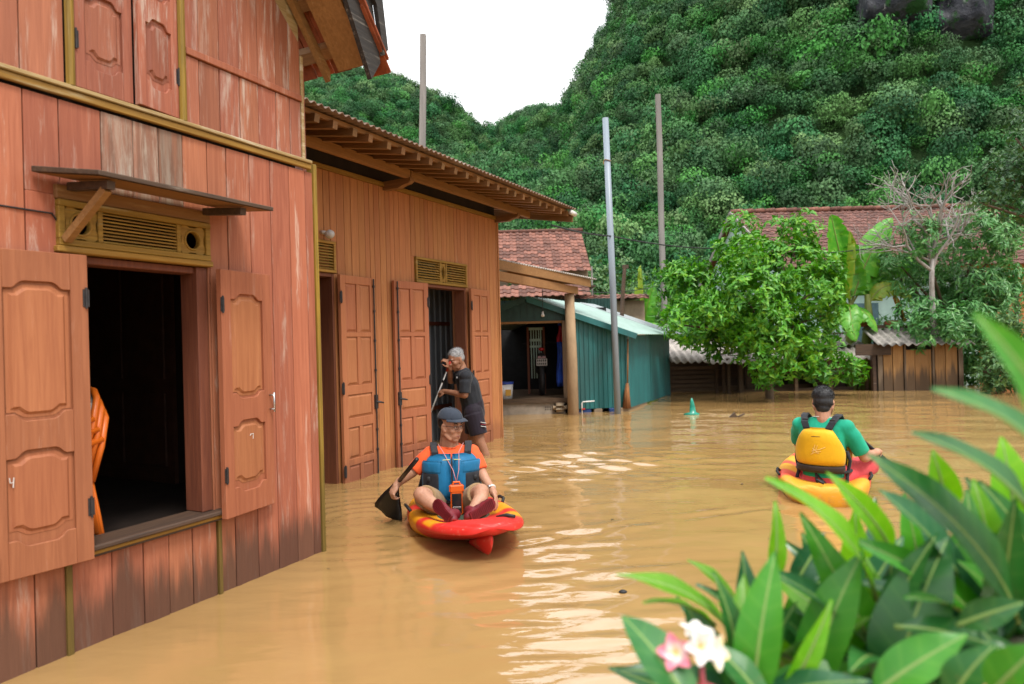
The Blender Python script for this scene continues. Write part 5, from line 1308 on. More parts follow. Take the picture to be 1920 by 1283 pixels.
chain(b,[RS,RE],[.044,.040]); chain(b,[RE,RW],[.041,.027]); chain(b,[LS,LE],[.044,.041]); chain(b,[LE,LW],[.042,.027])
hand(b,RW,(.25,-.35,-.55),(-.35,.35,-.75),-1,(1.0,1.0,.7)); hand(b,LW,(.55,.15,-.40),(.1,-.75,-.4),1,(.35,.45,.4))
chain(b,[(.03,-.095,.15),(.36,-.225,.310)],[.085,.062]); chain(b,[(.36,-.225,.310),(.42,-.17,.27),(.53,-.065,.215)],[.058,.052,.030]); chain(b,[(.03,.095,.15),(.36,.205,.310)],[.085,.062]); chain(b,[(.36,.205,.310),(.43,.195,.27),(.535,.12,.215)],[.058,.052,.030])
body1=link_mesh("body",fuse(b,.0052,8),M['skin1'],K1)
face_parts(body1,hT,M['eye_dark'],.003)
# short dark hair under the cap
hr=MB(); hr.ell(hT@Vector((-.022,0,.020)),(.092,.0785,.075),18,12,hT.to_3x3()); link_mesh("hair",fuse(hr,.006,2),M['hair_black'],K1)
# cap
cp=MB(); rows=[]; CT=hT@Matrix.Translation((-.008,0,.052))@Matrix.Rotation(R(-3),4,'Y')
for t in np.linspace(0,1,9):
    a=t*math.pi/2*.97; rows.append([CT@Vector((.109*math.cos(a)**.75*math.cos(q)-.004*t,.089*math.cos(a)**.75*math.sin(q),.088*math.sin(a)+(.006 if t==0 else 0))) for q in np.linspace(0,2*math.pi,29)[:-1]])
cp.ring_loft(rows); cap1=cp.build("cap",M['navy_cap'],K1,True,fix=True)
vs=MB(); top=[];bot=[]
for i in range(15):
    q=-1.22+2.44*i/14; 
    for L,dz,arr in ((0,.004,None),):
        pass
    inn=Vector((.105*math.cos(q),.087*math.sin(q),.010)); ext=.060*max(0,math.cos(q*1.15))**.7; out_=inn+Vector((ext*math.cos(q*.55),ext*math.sin(q*.55)*.5,-.008*math.cos(q)-.012*abs(math.sin(q))))
    top.append((CT@inn,CT@((inn+out_)/2+Vector((0,0,.006))),CT@out_)); bot.append((CT@(inn-Vector((0,0,.005))),CT@((inn+out_)/2+Vector((0,0,.001))),CT@(out_-Vector((0,0,.004)))))
vs.ring_loft([list(x) for x in zip(*top)],False,False); vs.ring_loft([list(x)[::-1] for x in zip(*bot)],False,False); vs.ring_loft([[t[2] for t in top],[t[2] for t in bot]],False,False)
vs.build("cap_brim",M['navy_cap'],cap1,True)
MB().ell(CT@Vector((-.002,0,.092)),(.008,.008,.005),8,6).build("cap_button",M['navy_cap'],cap1,True)
for q in np.linspace(0,2*math.pi,7)[:-1]:
    MB().tube([CT@Vector((.1095*math.cos(a)**.75*math.cos(q+.26)-.004*a,.0895*math.cos(a)**.75*math.sin(q+.26),.0885*math.sin(a)+.001)) for a in np.linspace(.05,1.45,10)],.0012,5).build("cap_seam",M['navy_cap'],cap1,True)
# glasses
gl=empty("glasses",K1.matrix_basis@(hT@Vector((.1,0,0))),0,"thin framed glasses on the kayaker's face","glasses")
gl.scale=(KS,KS,KS); gl.location=Matrix.Translation(K1.location)@Matrix.Rotation(K1.rotation_euler.z,4,'Z')@Matrix.Scale(KS,4)@(hT@Vector((.10,0,.005))); gl.rotation_euler=(0,0,K1.rotation_euler.z)
gi=Matrix.Rotation(0,4,'Z'); c0=hT@Vector((.10,0,.005)); gf=MB()
for s_ in (-1,1):
    gf.tube([hT@Vector((.101-.006*abs(math.cos(t)),s_*.033+.022*math.cos(t),.005+.015*math.sin(t)))-c0 for t in np.linspace(0,2*math.pi,21)],.0016,5)
    gf.tube([hT@Vector(p)-c0 for p in ((.096,s_*.055,.012),(.06,s_*.076,.014),(.0,s_*.084,.010))],.0022,5)
gf.tube([hT@Vector(p)-c0 for p in ((.104,-.012,.010),(.108,0,.012),(.104,.012,.010))],.0018,5); gf.build("rim",M['iron'],gl,True)
# shirt
s=MB(); torso(s,[(0,0,.10,.125,.165),(.0,0,.25,.112,.155),(.0,0,.44,.122,.175),(0,0,.535,.098,.195),(.003,0,.585,.068,.125),(.005,0,.612,.060,.078)])
for sg,S_,E_ in ((-1,RS,RE),(1,LS,LE)):
    a,e=Vector(S_),Vector(E_); s.ell(a,(.062,.060,.062)); s.tube([a+Vector((0,-sg*.085,-.012)),a+Vector((0,-sg*.02,-.004)),a.lerp(e,.32),a.lerp(e,.62),a.lerp(e,.92)],[.074,.070,.067,.065,.063],16)
link_mesh("shirt",fuse(s,.007,16),M['orange_shirt'],K1)
cr=MB(); cr.tube([(.008+.062*math.cos(q),.077*math.sin(q),.604-.012*math.cos(q)) for q in np.linspace(0,2*math.pi,33)],.007,6); cr.build("collar",M['orange_shirt'],K1,True)
# shorts
s=MB(); torso(s,[(0,0,.03,.11,.17),(0,0,.10,.13,.185),(0,0,.18,.122,.165)]); 
for sg,kn in ((-1,(.36,-.225,.310)),(1,(.36,.205,.310))):
    a=Vector((.03,sg*.095,.15)); e=Vector(kn); s.tube([a,a.lerp(e,.45),a.lerp(e,.84)],[.100,.092,.086],18)
link_mesh("shorts",fuse(s,.007,5),M['khaki'],K1)
# vest
def surf1(th,z,off):
    q=(z-.15)/.42; rx=.125+.012*math.sin(math.pi*q); ry=.170+.010*math.sin(math.pi*q)
    if z>.47: rx-=(z-.47)*.18
    return Vector(((rx+off)*math.cos(th),(ry+off)*math.sin(th),z))
v1=pillow("vest_panel",M['vest_blue'],K1,surf1,.035,lambda v:1.45-.45*max(0,v-.55)/.45,.205,.558,.062); pillow("vest_panel",M['vest_blue'],K1,surf1,lambda v:-1.45+.45*max(0,v-.55)/.45,-.035,.205,.558,.062)
pillow("vest_back",M['vest_blue'],K1,surf1,1.75,2*math.pi-1.75,.18,.52,.05)
MB().tube([surf1(0,z,.055) for z in np.linspace(.21,.53,12)],.007,6).build("zip",M['black_nylon'],K1,True)
for sg in (-1,1):
    a,b_=(.38,1.12); th=(a,b_) if sg>0 else (-b_,-a)
    pillow("pocket_flap",M['vest_blue'],K1,lambda t,z,o:surf1(t,z,o+.056),th[0]-.08,th[1]+.06,.420,.510,.014)
    pillow("pocket",M['black_nylon'],K1,lambda t,z,o:surf1(t,z,o+.052),th[0],th[1],.290,.430,.016)
    bk=MB(); c=surf1(sg*.75,.380,.078); bk.ell(c,(.012,.018,.022),8,6); bk.build("buckle",M['rubber'],K1)
    sp=MB(); rows=[]
    for p,q in (((.095,sg*.115,.505),(.1,0,0)),((.098,sg*.125,.555),0),((.055,sg*.135,.612),0),((.0,sg*.135,.622),0),((-.06,sg*.13,.60),0),((-.10,sg*.12,.50),0)):
        p=Vector(p); rows.append([p+Vector((0,-.026,0)),p+Vector((0,-.026,.016)),p+Vector((0,.026,.016)),p+Vector((0,.026,0))])
    sp.ring_loft(rows); sp.build("shoulder_strap",M['black_nylon'],K1,bevel=.003,fix=True)
    MB().tube([surf1(sg*1.5,.40,.02),surf1(sg*1.62,.28,.03),surf1(sg*1.65,.16,.03),(-.06,sg*.22,.08)],.012,6).build("side_strap",M['black_nylon'],K1,True)
    MB().tube([surf1(sg*t,.524-.012*t,.056-.010*t) for t in np.linspace(.06,1.0,10)],.0032,5).build("piping",M['piping'],K1,True)
MB().tube([surf1(t,.198,.03) for t in np.linspace(-1.7,1.7,20)],.014,6).build("waist_belt",M['black_nylon'],K1,True)
lb=MB(); lb.tube([(-.14,-.20,.40),(-.20,-.24,.25),(-.17,-.23,.10)],.030,8); lb.build("back_strap",M['black_nylon'],K1,True)
M['tread']=simple('dark_tread',(.11,.006,.012),.6,.2)
# shoes, soles towards the bow
def shoe(parent, heel, toe, solen, mat):
    heel=Vector(heel); toe=Vector(toe); d=(toe-heel); L=d.length; d.normalize(); n=Vector(solen); n=(n-d*n.dot(d)).normalized(); s=d.cross(n)
    W=((0,.030),(.06,.036),(.2,.034),(.4,.034),(.6,.044),(.78,.047),(.92,.036),(1.,.016)); m=MB(); out=[]
    for t,w in W: out.append((heel+d*(t*L)+s*w))
    for t,w in W[::-1]: out.append((heel+d*(t*L)-s*w))
    N=len(out); m.add([p for p in out]+[p+n*.018 for p in out],[tuple(range(N-1,-1,-1)),tuple(range(N,2*N))]+[(i,(i+1)%N,N+(i+1)%N,N+i) for i in range(N)]); so=m.build("shoe_sole",mat,parent,fix=True)
    tr=MB()
    for i in range(13):
        t=.08+i*.068; w=.026 if t<.5 else .034
        tr.beam(heel+d*(t*L)+s*w+n*.019,heel+d*(t*L)-s*w+n*.019,.0055,.005,n)
    tr.build("tread",M['tread'],so)
    u=MB()
    for t,w,h in ((.08,.034,.05),(.25,.036,.055),(.45,.038,.05),(.65,.043,.036),(.85,.036,.026)): u.ell(heel+d*(t*L)-n*h*.55,(.05,w,h*.75),12,8,Matrix((d,s,n)).transposed())
    u.cap(heel+d*.05-n*.03,heel+d*.06-n*.09,.042,.042); link_mesh("shoe_upper",fuse(u,.006,4),mat,so); return so
shoe(K1,(.625,-.020,.185),(.49,-.125,.285),(.86,-.15,-.15),M['red_rubber']); shoe(K1,(.625,.110,.195),(.515,.285,.270),(.90,-.05,-.15),M['red_rubber'])
# watch
wd=(Vector(LW)-Vector(LE)).normalized(); wp=Vector(LW)-wd*.035
sx=wd.cross(Vector((0,0,1))).normalized(); sy=sx.cross(wd)
wt_=MB(); wt_.tube([wp+(sx*math.cos(t)+sy*math.sin(t))*.031 for t in np.linspace(0,2*math.pi,21)],.008,6); wo=wt_.build("watch_strap",M['white_plastic'],K1,True); MB().ell(wp+(sy*.8+sx*.6).normalized()*.034,(.016,.016,.010),10,6).build("watch_face",M['steel'],wo,True)
# phone case on a lanyard
K1w=Matrix.Translation(K1.location)@Matrix.Rotation(K1.rotation_euler.z,4,'Z')@Matrix.Scale(KS,4)
ph=empty("phone_case",K1w@Vector((.235,.030,.125)),K1.rotation_euler.z,"orange waterproof phone case hanging from a lanyard on the vest","phone case")
f=MB(); f.cbox(-.012,.010,-.042,.042,-.005,.185,.008); f.cbox(-.016,.013,-.050,.050,.150,.205,.010); f.tube([(0,-.025,.205),(0,-.02,.222),(0,.02,.222),(0,.025,.205)],.008,8); f.build("case",M['orange_case'],ph,bevel=.003)
MB().cbox(.0105,.0135,-.033,.033,.008,.145,.003).build("screen",M['glass_dark'],ph)
MB().cbox(.0136,.0150,-.030,.030,.045,.055,.001).build("button_row",M['steel'],ph)
for s_ in (-1,1): MB().tube([(0,.0,.222),(-.03,s_*.02,.30),(-.08,s_*.055-.03,.42),(-.15,s_*.09-.03,.47)],.0028,5).build("lanyard",simple("pink_cord",(.65,.30,.32),.7,.1),ph,True)
# paddle
M['paddle']=simple("black_carbon",(.012,.012,.014),.35,.2,20)
def paddle(name, A_, B_, tip, label, wide, nrm):
    A_,B_,tip=Vector(A_),Vector(B_),Vector(tip); pe=empty(name,A_,0,label,"paddle"); MB().tube([(0,0,0),(B_-A_)],.0155,12).build("shaft",M['paddle'],pe,True)
    d=(tip-B_); L=d.length; d.normalize(); n=Vector(nrm); n=(n-d*n.dot(d)).normalized(); s=d.cross(n); m=MB(); rows=[]
    for t,a,b_ in ((0,-.016,.016),(.15,-.026,.028),(.4,-.048,.05),(.7,-.072,.072),(.92,-.086,.084),(1.0,-.078,.078)):
        c=B_-A_+d*(t*L); rows.append([c+s*a*wide,c+s*a*wide*.5+n*.012*math.sin(math.pi*min(1,t+.1)),c+n*.016,c+s*b_*wide*.5+n*.012*math.sin(math.pi*min(1,t+.1)),c+s*b_*wide])
    m.ring_loft(rows,False,False); o=m.build("blade",M['paddle'],pe,True); q=o.modifiers.new("s",'SOLIDIFY'); q.thickness=.006
    return pe
hw=K1w@Vector(RW)
paddle("paddle",(-.650,4.52,.540),(-.868,4.95,.285),(-.965,5.10,.03),"black paddle dipping into the water beside the red kayak",1.55,(-.15,-.9,.3))

# ---- kayaker seen from behind
K2=person((2.53,5.60,0),frame(None,(.66,.75)),"man in green shirt and yellow life vest seen from behind in his kayak")
hT=HT((.03,.0,.738),R(14),R(8)); b=MB(); head_prims(b,hT); b.cap((.0,0,.60),(.01,0,.68),.060,.057)
torso(b,[(0,0,.09,.11,.16),(0,0,.25,.095,.14),(.0,0,.44,.105,.165),(.0,0,.55,.08,.175),(.005,0,.61,.055,.07)])
RS,RE,RW=(0,-.185,.548),(.10,-.285,.300),(.35,-.315,.310); LS,LE,LW=(0,.185,.548),(.16,.25,.36),(.36,.14,.36)
for S_,E_,W_ in ((RS,RE,RW),(LS,LE,LW)): chain(b,[S_,E_],[.044,.042]); chain(b,[E_,W_],[.043,.028])
hand(b,RW,(.6,.1,.05),(.1,.2,-.9),1,(.9,1.0,.7)); hand(b,LW,(.5,-.3,.0),(0,.1,-.9),-1,(.9,1.,.7))
for sg in (-1,1): chain(b,[(.03,sg*.095,.13),(.34,sg*.24,.20)],[.085,.062]); chain(b,[(.34,sg*.24,.20),(.62,sg*.08,.14)],[.058,.038])
body2=link_mesh("body",fuse(b,.0052,8),M['skin2'],K2); face_parts(body2,hT,M['eye_dark'])
hr=MB(); R3=hT.to_3x3(); hr.ell(hT@Vector((-.014,0,.048)),(.103,.083,.088),20,14,R3); hr.ell(hT@Vector((-.036,0,.005)),(.078,.0765,.075),18,12,R3); hr.ell(hT@Vector((-.052,0,-.045)),(.052,.056,.052),16,10,R3); hm=fuse(hr,.005,6); link_mesh("hair",hm,M['hair_black'],K2)
tf=MB(); rg=np.random.default_rng(2)        # cropped hair bristles
for i in range(2600):
    d=Vector(rg.normal(size=3)); d.normalize()
    if d.z<-.35 and d.x>-.2: continue
    if d.x>.75: continue
    p=hT@(Vector((-.014,0,.048))+Vector((d.x*.102,d.y*.082,d.z*.087))) if d.z>-.2 else hT@(Vector((-.036,0,.005))+Vector((d.x*.078,d.y*.0765,d.z*.075)))
    n=(R3@(d+Vector((0,0,.35)))).normalized(); t=n.cross(Vector(rg.normal(size=3))).normalized(); tf.add([p-t*.0016,p+t*.0016,p+n*rg.uniform(.007,.013)],[(0,1,2)])
tf.build("hair_bristles",M['hair_black'],K2)
s=MB(); torso(s,[(0,0,.07,.125,.165),(.0,0,.25,.112,.158),(.0,0,.44,.122,.180),(0,0,.54,.098,.20),(.0,0,.59,.070,.13),(.003,0,.622,.062,.076)])
for sg,S_,E_ in ((-1,RS,RE),(1,LS,LE)):
    a,e=Vector(S_),Vector(E_); s.ell(a,(.062,.060,.062)); s.tube([a+Vector((0,-sg*.085,-.012)),a+Vector((0,-sg*.02,-.004)),a.lerp(e,.32),a.lerp(e,.62),a.lerp(e,.85)],[.074,.070,.068,.066,.064],16)
link_mesh("shirt",fuse(s,.007,16),M['green_shirt'],K2)
MB().tube([(.066*math.cos(q),.074*math.sin(q),.618-.010*math.cos(q)) for q in np.linspace(0,2*math.pi,33)],.0035,6).build("neck_cord",simple("white_cord",(.8,.75,.7),.6,.05),K2,True)
s=MB(); torso(s,[(0,0,.03,.11,.17),(0,0,.10,.13,.185),(0,0,.15,.118,.16)])
for sg in (-1,1):
    a=Vector((.03,sg*.10,.13)); e=Vector((.34,sg*.25,.20)); s.tube([a,a.lerp(e,.5),a.lerp(e,1.08)],[.100,.100,.085],18)
link_mesh("shorts",fuse(s,.007,5),M['pink_cloth'],K2)
def surf2(th,z,off):
    rx=.128; ry=.172+.012*math.sin(math.pi*min(1,max(0,(z-.15)/.42)))
    if z>.46: rx-=(z-.46)*.10
    return Vector(((rx+off)*math.cos(th),(ry+off)*math.sin(th),z))
def half(v): return 1.18 if v<.35 else 1.18-.62*((v-.35)/.65)**1.3
pillow("vest_back",M['yellow_nylon'],K2,surf2,lambda v:math.pi-half(v),lambda v:math.pi+half(v),.235,.545,.055,18,16)
pillow("vest_trim",M['brown_trim'],K2,surf2,math.pi-1.22,math.pi+1.22,.190,.245,.050)
pillow("vest_front",M['yellow_nylon'],K2,surf2,-1.2,1.2,.19,.52,.055)
MB().tube([surf2(math.pi+t,.475+.006*math.cos(4*t),.062-.028*abs(t)) for t in np.linspace(-.82,.82,12)],.0022,5).build("seam",M['brown_trim'],K2,True)
for sg in (-1,1):
    sp=MB(); rows=[]
    for p in ((-.135,sg*.085,.53),(-.115,sg*.105,.575),(-.06,sg*.125,.625),(.0,sg*.13,.635),(.06,sg*.125,.60),(.11,sg*.12,.50)):
        p=Vector(p); rows.append([p+Vector((0,-.027,0)),p+Vector((0,-.027,.016)),p+Vector((0,.027,.016)),p+Vector((0,.027,0))])
    sp.ring_loft(rows); so=sp.build("shoulder_strap",M['black_nylon'],K2,bevel=.003,fix=True); MB().cbox(-.105,-.085,sg*.105-.022,sg*.105+.022,.595,.615,.004).build("strap_buckle",M['rubber'],so)
    MB().tube([surf2(math.pi-sg*1.25,.36,.02),surf2(math.pi-sg*1.42,.28,.03),surf2(math.pi-sg*1.35,.17,.02),(-.10,sg*.20,.06)],.014,6).build("side_strap",M['black_nylon'],K2,True)
MB().tube([(-.135,.02,.20),(-.14,.015,.14),(-.13,.0,.03)],.010,6).build("hanging_strap",M['black_nylon'],K2,True); MB().tube([(-.136,.01,.165),(-.132,-.06,.09),(-.10,-.13,.04)],.008,6).build("hanging_strap",M['black_nylon'],K2,True)
MB().tube([surf2(t,.195,.03) for t in np.linspace(0,2*math.pi,33)],.012,6).build("waist_belt",M['black_nylon'],K2,True)
K2w=Matrix.Translation(K2.location)@Matrix.Rotation(K2.rotation_euler.z,4,'Z')
lg=MB()   # bird-like stroke emblem printed on the back panel
for st in (((.30,.40),(.12,.38),(-.02,.37)),((.05,.41),(.0,.375),(-.14,.36)),((.16,.365),(.02,.36),(-.10,.385)),((-.02,.415),(-.06,.38),(-.10,.345)),((.10,.35),(-.05,.352),(-.16,.335))):
    lg.tube([surf2(math.pi+a,z,.0625) for a,z in st],.0022,5)
lg.build("printed_emblem",simple("pale_print",(.92,.62,.22),.5,.05),K2)
paddle("paddle",(2.68,5.52,.545),(3.42,5.95,.02),(3.75,6.15,-.22),"black paddle held by the man in the green shirt",1.2,(.3,-.5,.8))

# ---- older man wading by the door with a pole
K3=empty("person",(-.36,8.04,0),0,"older grey haired man in black tee and shorts wading with a mop","person")
def L3(p): return Vector(p)-Vector((-.36,8.04,0))
b=MB(); T3=Matrix.Translation(L3((-.655,7.955,1.115)))@Matrix.Rotation(R(180+42),4,'Z')@Matrix.Rotation(R(22),4,'Y'); head_prims(b,T3)
pel,che,nek=L3((-.475,8.05,.50)),L3((-.53,8.02,.80)),L3((-.605,7.985,1.00))
b.cap(pel,che,.112,.115); b.cap(che,L3((-.575,8.0,.92)),.115,.09); b.cap(L3((-.58,8.0,.93)),nek,.06,.055); b.cap(nek,T3@Vector((-.03,0,-.08)),.055,.055)
NS,NE,NW=L3((-.545,7.83,.925)),L3((-.555,7.80,.71)),L3((-.79,7.99,.742)); FS,FE,FW=L3((-.60,8.16,.93)),L3((-.74,8.12,.86)),L3((-.735,7.93,1.03))
chain(b,[NS,NE],[.052,.042]); chain(b,[NE,NW],[.043,.028]); chain(b,[FS,FE],[.05,.041]); chain(b,[FE,FW],[.041,.028])
hand(b,NW,(-.75,.45,.0),(.1,.5,-.6),1,(.9,1.,.7)); hand(b,FW,(-.25,-.25,.6),(-.7,.2,-.1),1,(.9,1.,.7))
chain(b,[L3((-.47,7.96,.47)),L3((-.405,7.93,.16)),L3((-.33,7.95,-.05)),L3((-.27,7.97,-.33))],[.092,.060,.055,.038]); chain(b,[L3((-.47,8.14,.47)),L3((-.50,8.15,.12)),L3((-.44,8.2,-.33))],[.092,.06,.042])
chain(b,[L3((-.27,7.97,-.36)),L3((-.42,7.95,-.38))],[.04,.032]); chain(b,[L3((-.44,8.2,-.36)),L3((-.58,8.18,-.38))],[.04,.032])
body3=link_mesh("body",fuse(b,.0052,8),M['skin3'],K3); face_parts(body3,T3,M['hair_grey'])
hr=MB(); R3=T3.to_3x3(); hr.ell(T3@Vector((-.018,0,.050)),(.098,.079,.080),20,14,R3); hr.ell(T3@Vector((-.038,0,.005)),(.074,.0755,.07),18,12,R3); link_mesh("hair",fuse(hr,.005,3),M['hair_grey'],K3)
tf=MB()
for i in range(1500):
    d=Vector(rg.normal(size=3)); d.normalize()
    if d.z<-.1 or d.x>.8: continue
    p=T3@(Vector((-.018,0,.050))+Vector((d.x*.097,d.y*.078,d.z*.079))); n=(R3@(d+Vector((-.3,0,.2)))).normalized(); t=n.cross(Vector(rg.normal(size=3))).normalized(); tf.add([p-t*.0018,p+t*.0018,p+n*rg.uniform(.008,.018)],[(0,1,2)])
tf.build("hair_bristles",M['hair_grey'],K3)
s=MB(); s.cap(L3((-.475,8.05,.52)),che,.130,.134); s.cap(che,L3((-.575,8.0,.915)),.134,.108)
for S_,E_ in ((NS,NE),(FS,FE)):
    s.ell(S_,(.075,.07,.066)); s.tube([S_.lerp(che,.25)+Vector((0,0,.02)),S_.lerp(E_,.4),S_.lerp(E_,.92)],[.082,.070,.066],16)
link_mesh("shirt",fuse(s,.007,5),M['dark_tee'],K3)
MB().box(-.0,.0,0,0,0,0) if False else None
s=MB(); s.cap(L3((-.475,8.05,.46)),L3((-.485,8.045,.60)),.138,.133)
s.ell(L3((-.47,7.965,.49)),(.112,.108,.115)); s.ell(L3((-.47,8.13,.49)),(.112,.108,.115)); s.tube([L3((-.47,7.96,.47)),L3((-.43,7.94,.30)),L3((-.415,7.935,.235))],[.118,.108,.104],18); s.tube([L3((-.47,8.14,.47)),L3((-.49,8.15,.22))],[.115,.105],18)
link_mesh("shorts",fuse(s,.007,5),M['dark_shorts'],K3)
for i,dz in enumerate((0,.045)): MB().beam(L3((-.385,7.842,.345+dz)),L3((-.325,7.87,.33+dz)),.006,.016,(0,-1,.1)).build("stripe",M['white_plastic'],K3)
MB().beam(L3((-.385,7.842,.3675)),L3((-.325,7.87,.3525)),.005,.02,(0,-1,.1)).build("stripe",simple("red_stripe",(.4,.02,.04),.7,.1),K3)
MB().ell(L3((-.645,7.868,.905)),(.006,.018,.013),8,6).build("chest_badge",M['white_plastic'],K3)
mp=empty("mop_pole",(-.74,7.86,1.10),0,"thin white mop pole with red grip held by the wading man","mop")
a=Vector((-.715,7.88,1.095)); e=Vector((-1.246,8.53,-.05)); md_=a.lerp(e,.62); m1=a.lerp(e,.10)
MB().tube([m1-mp.location,e-mp.location],.0085,8).build("pole",M['white_plastic'],mp,True); MB().tube([a-mp.location,m1-mp.location],.014,8).build("grip",simple("red_grip",(.5,.05,.03),.5,.1),mp,True)
MB().tube([a.lerp(e,.19)-mp.location,a.lerp(e,.215)-mp.location],.0115,8).build("sleeve",M['rubber'],mp,True)
# ------------------------------------------------------------------ frangipani in the foreground
def fr_mat(name,c0,c1,rib,trans,rough=.36):
    k=Nodes(name); sp=k.sep(); x,y=sp[0],sp[1]
    ay=k.math('ABSOLUTE',y); ph=k.math('SUBTRACT',k.math('MULTIPLY',x,95.),k.math('MULTIPLY',ay,70.))
    vein=k.math('POWER',k.math('ABSOLUTE',k.math('SINE',ph)),18.); n=k.noise(9,detail=5); n2=k.noise(40,detail=4)
    c=k.mix(k.mr(n,.3,.7),c0,c1); c=k.mix(k.math('MULTIPLY',vein,.16),c,rib); c=k.mix(k.math('MULTIPLY',k.mr(n2,.64,.74),.25),c,(.20,.16,.05))
    c=k.hsv(c,val=k.mr(k.rnd(),0,1,.85,1.18))
    k.done(c,k.mr(n,.3,.7,rough-.06,rough+.1),k.bump(vein,.08,.003),.5)
    tr=k.n("BsdfTranslucent"); k.l(k.hsv(c,h=.49,sat=1.1,val=1.9*ALB),tr.inputs['Color']); mx=k.n("MixShader"); mx.inputs[0].default_value=trans
    out=[q for q in k.t.nodes if q.type=='OUTPUT_MATERIAL'][0]; k.l(k.b.outputs[0],mx.inputs[1]); k.l(tr.outputs[0],mx.inputs[2]); k.l(mx.outputs[0],out.inputs['Surface']); return k.m
FM={'d':fr_mat("dark_frangipani_leaf",(.018,.125,.022),(.032,.18,.030),(.14,.32,.07),.20),'b':fr_mat("bluish_frangipani_leaf",(.020,.112,.042),(.036,.160,.060),(.14,.30,.10),.16,.30),
    'm':fr_mat("green_frangipani_leaf",(.036,.23,.014),(.068,.32,.022),(.18,.42,.06),.30),'l':fr_mat("young_frangipani_leaf",(.11,.40,.012),(.18,.50,.020),(.36,.62,.08),.42)}
M['rib']=simple("leaf_midrib",(.24,.38,.10),.45,.1); M['frbark']=simple("frangipani_bark",(.20,.20,.12),.75,.2,14,bump=.3)
LEAVES=[
    ((0.351,1.150,0.811),(0.165,1.100,0.929),0.056,'l',0.30),
    ((0.333,1.180,0.808),(0.206,1.120,0.874),0.034,'l',0.50),
    ((0.239,0.950,0.782),(0.160,1.050,0.878),0.078,'d',0.20),
    ((0.398,1.250,0.812),(0.314,1.250,0.895),0.041,'l',0.40),
    ((0.346,1.120,0.723),(0.328,1.120,0.912),0.051,'d',0.70),
    ((0.395,1.180,0.710),(0.397,1.200,0.921),0.061,'b',0.20),
    ((0.354,1.050,0.726),(0.406,1.080,0.957),0.077,'m',-0.20),
    ((0.480,1.300,0.811),(0.496,1.300,0.982),0.039,'l',0.60),
    ((0.600,1.150,0.863),(0.417,1.100,1.077),0.069,'l',0.25),
    ((0.658,1.200,0.909),(0.532,1.150,1.065),0.053,'l',-0.20),
    ((0.521,1.300,0.815),(0.585,1.300,0.920),0.053,'b',0.30),
    ((0.470,1.120,0.702),(0.562,1.120,0.943),0.091,'m',-0.15),
    ((0.597,1.250,0.758),(0.706,1.250,0.926),0.068,'b',0.20),
    ((0.582,1.080,0.704),(0.690,1.100,0.969),0.119,'d',-0.10),
    ((0.764,1.050,0.863),(0.515,0.980,1.133),0.095,'d',0.15),
    ((0.744,1.150,0.882),(0.589,1.100,1.049),0.074,'b',0.10),
    ((0.758,0.980,0.983),(0.552,0.920,1.173),0.082,'d',0.20),
    ((0.636,0.800,1.119),(0.477,0.760,1.242),0.055,'d',0.10),
    ((0.528,0.660,1.174),(0.428,0.620,1.315),0.052,'m',-0.20),
    ((0.587,1.050,0.847),(0.710,0.980,0.837),0.060,'d',-0.40),
    ((0.646,1.000,0.870),(0.703,0.950,0.920),0.047,'d',0.30),
    ((0.518,1.000,0.772),(0.641,0.980,0.865),0.070,'m',0.10),
    ((0.783,1.250,0.968),(0.737,1.200,1.087),0.063,'l',0.10),
    ((0.409,1.080,0.717),(0.483,1.050,0.888),0.040,'l',0.60),
    ((0.619,1.350,0.758),(0.565,1.350,0.907),0.063,'d',0.00),
    ((0.692,1.350,0.703),(0.642,1.300,0.960),0.083,'l',-0.40),
    ((0.770,1.320,0.766),(0.744,1.300,0.987),0.082,'m',0.30),
    ((0.832,1.200,0.829),(0.809,1.200,1.036),0.084,'l',0.30),
    ((0.873,1.200,0.941),(0.858,1.200,1.110),0.075,'l',0.20),
    ((0.511,1.300,0.628),(0.537,1.300,0.840),0.081,'m',0.20),
    ((0.583,1.280,0.626),(0.447,1.200,0.830),0.077,'d',0.30),
    ((0.685,1.150,0.690),(0.797,1.100,0.859),0.079,'b',0.10),
    ((0.596,0.950,0.781),(0.636,0.920,0.875),0.058,'d',0.00),
    ((0.744,1.000,0.742),(0.680,1.000,0.861),0.070,'d',0.10),
    ((0.361,1.000,0.752),(0.292,1.050,0.834),0.056,'d',0.20),
    ((0.867,1.150,0.775),(0.713,1.100,0.930),0.079,'m',0.00),
    ((0.621,0.900,0.821),(0.655,0.860,0.901),0.062,'m',0.20),
    ((0.607,1.200,0.638),(0.559,1.200,0.780),0.084,'d',0.00),
    ((0.370,1.150,0.680),(0.319,1.150,0.790),0.054,'m',0.20),
]
fp=empty("frangipani_bush",(.75,1.15,0),0,"frangipani bush with long glossy leaves close to the camera","bush"); forg=fp.location.copy()
rgf=np.random.default_rng(31)
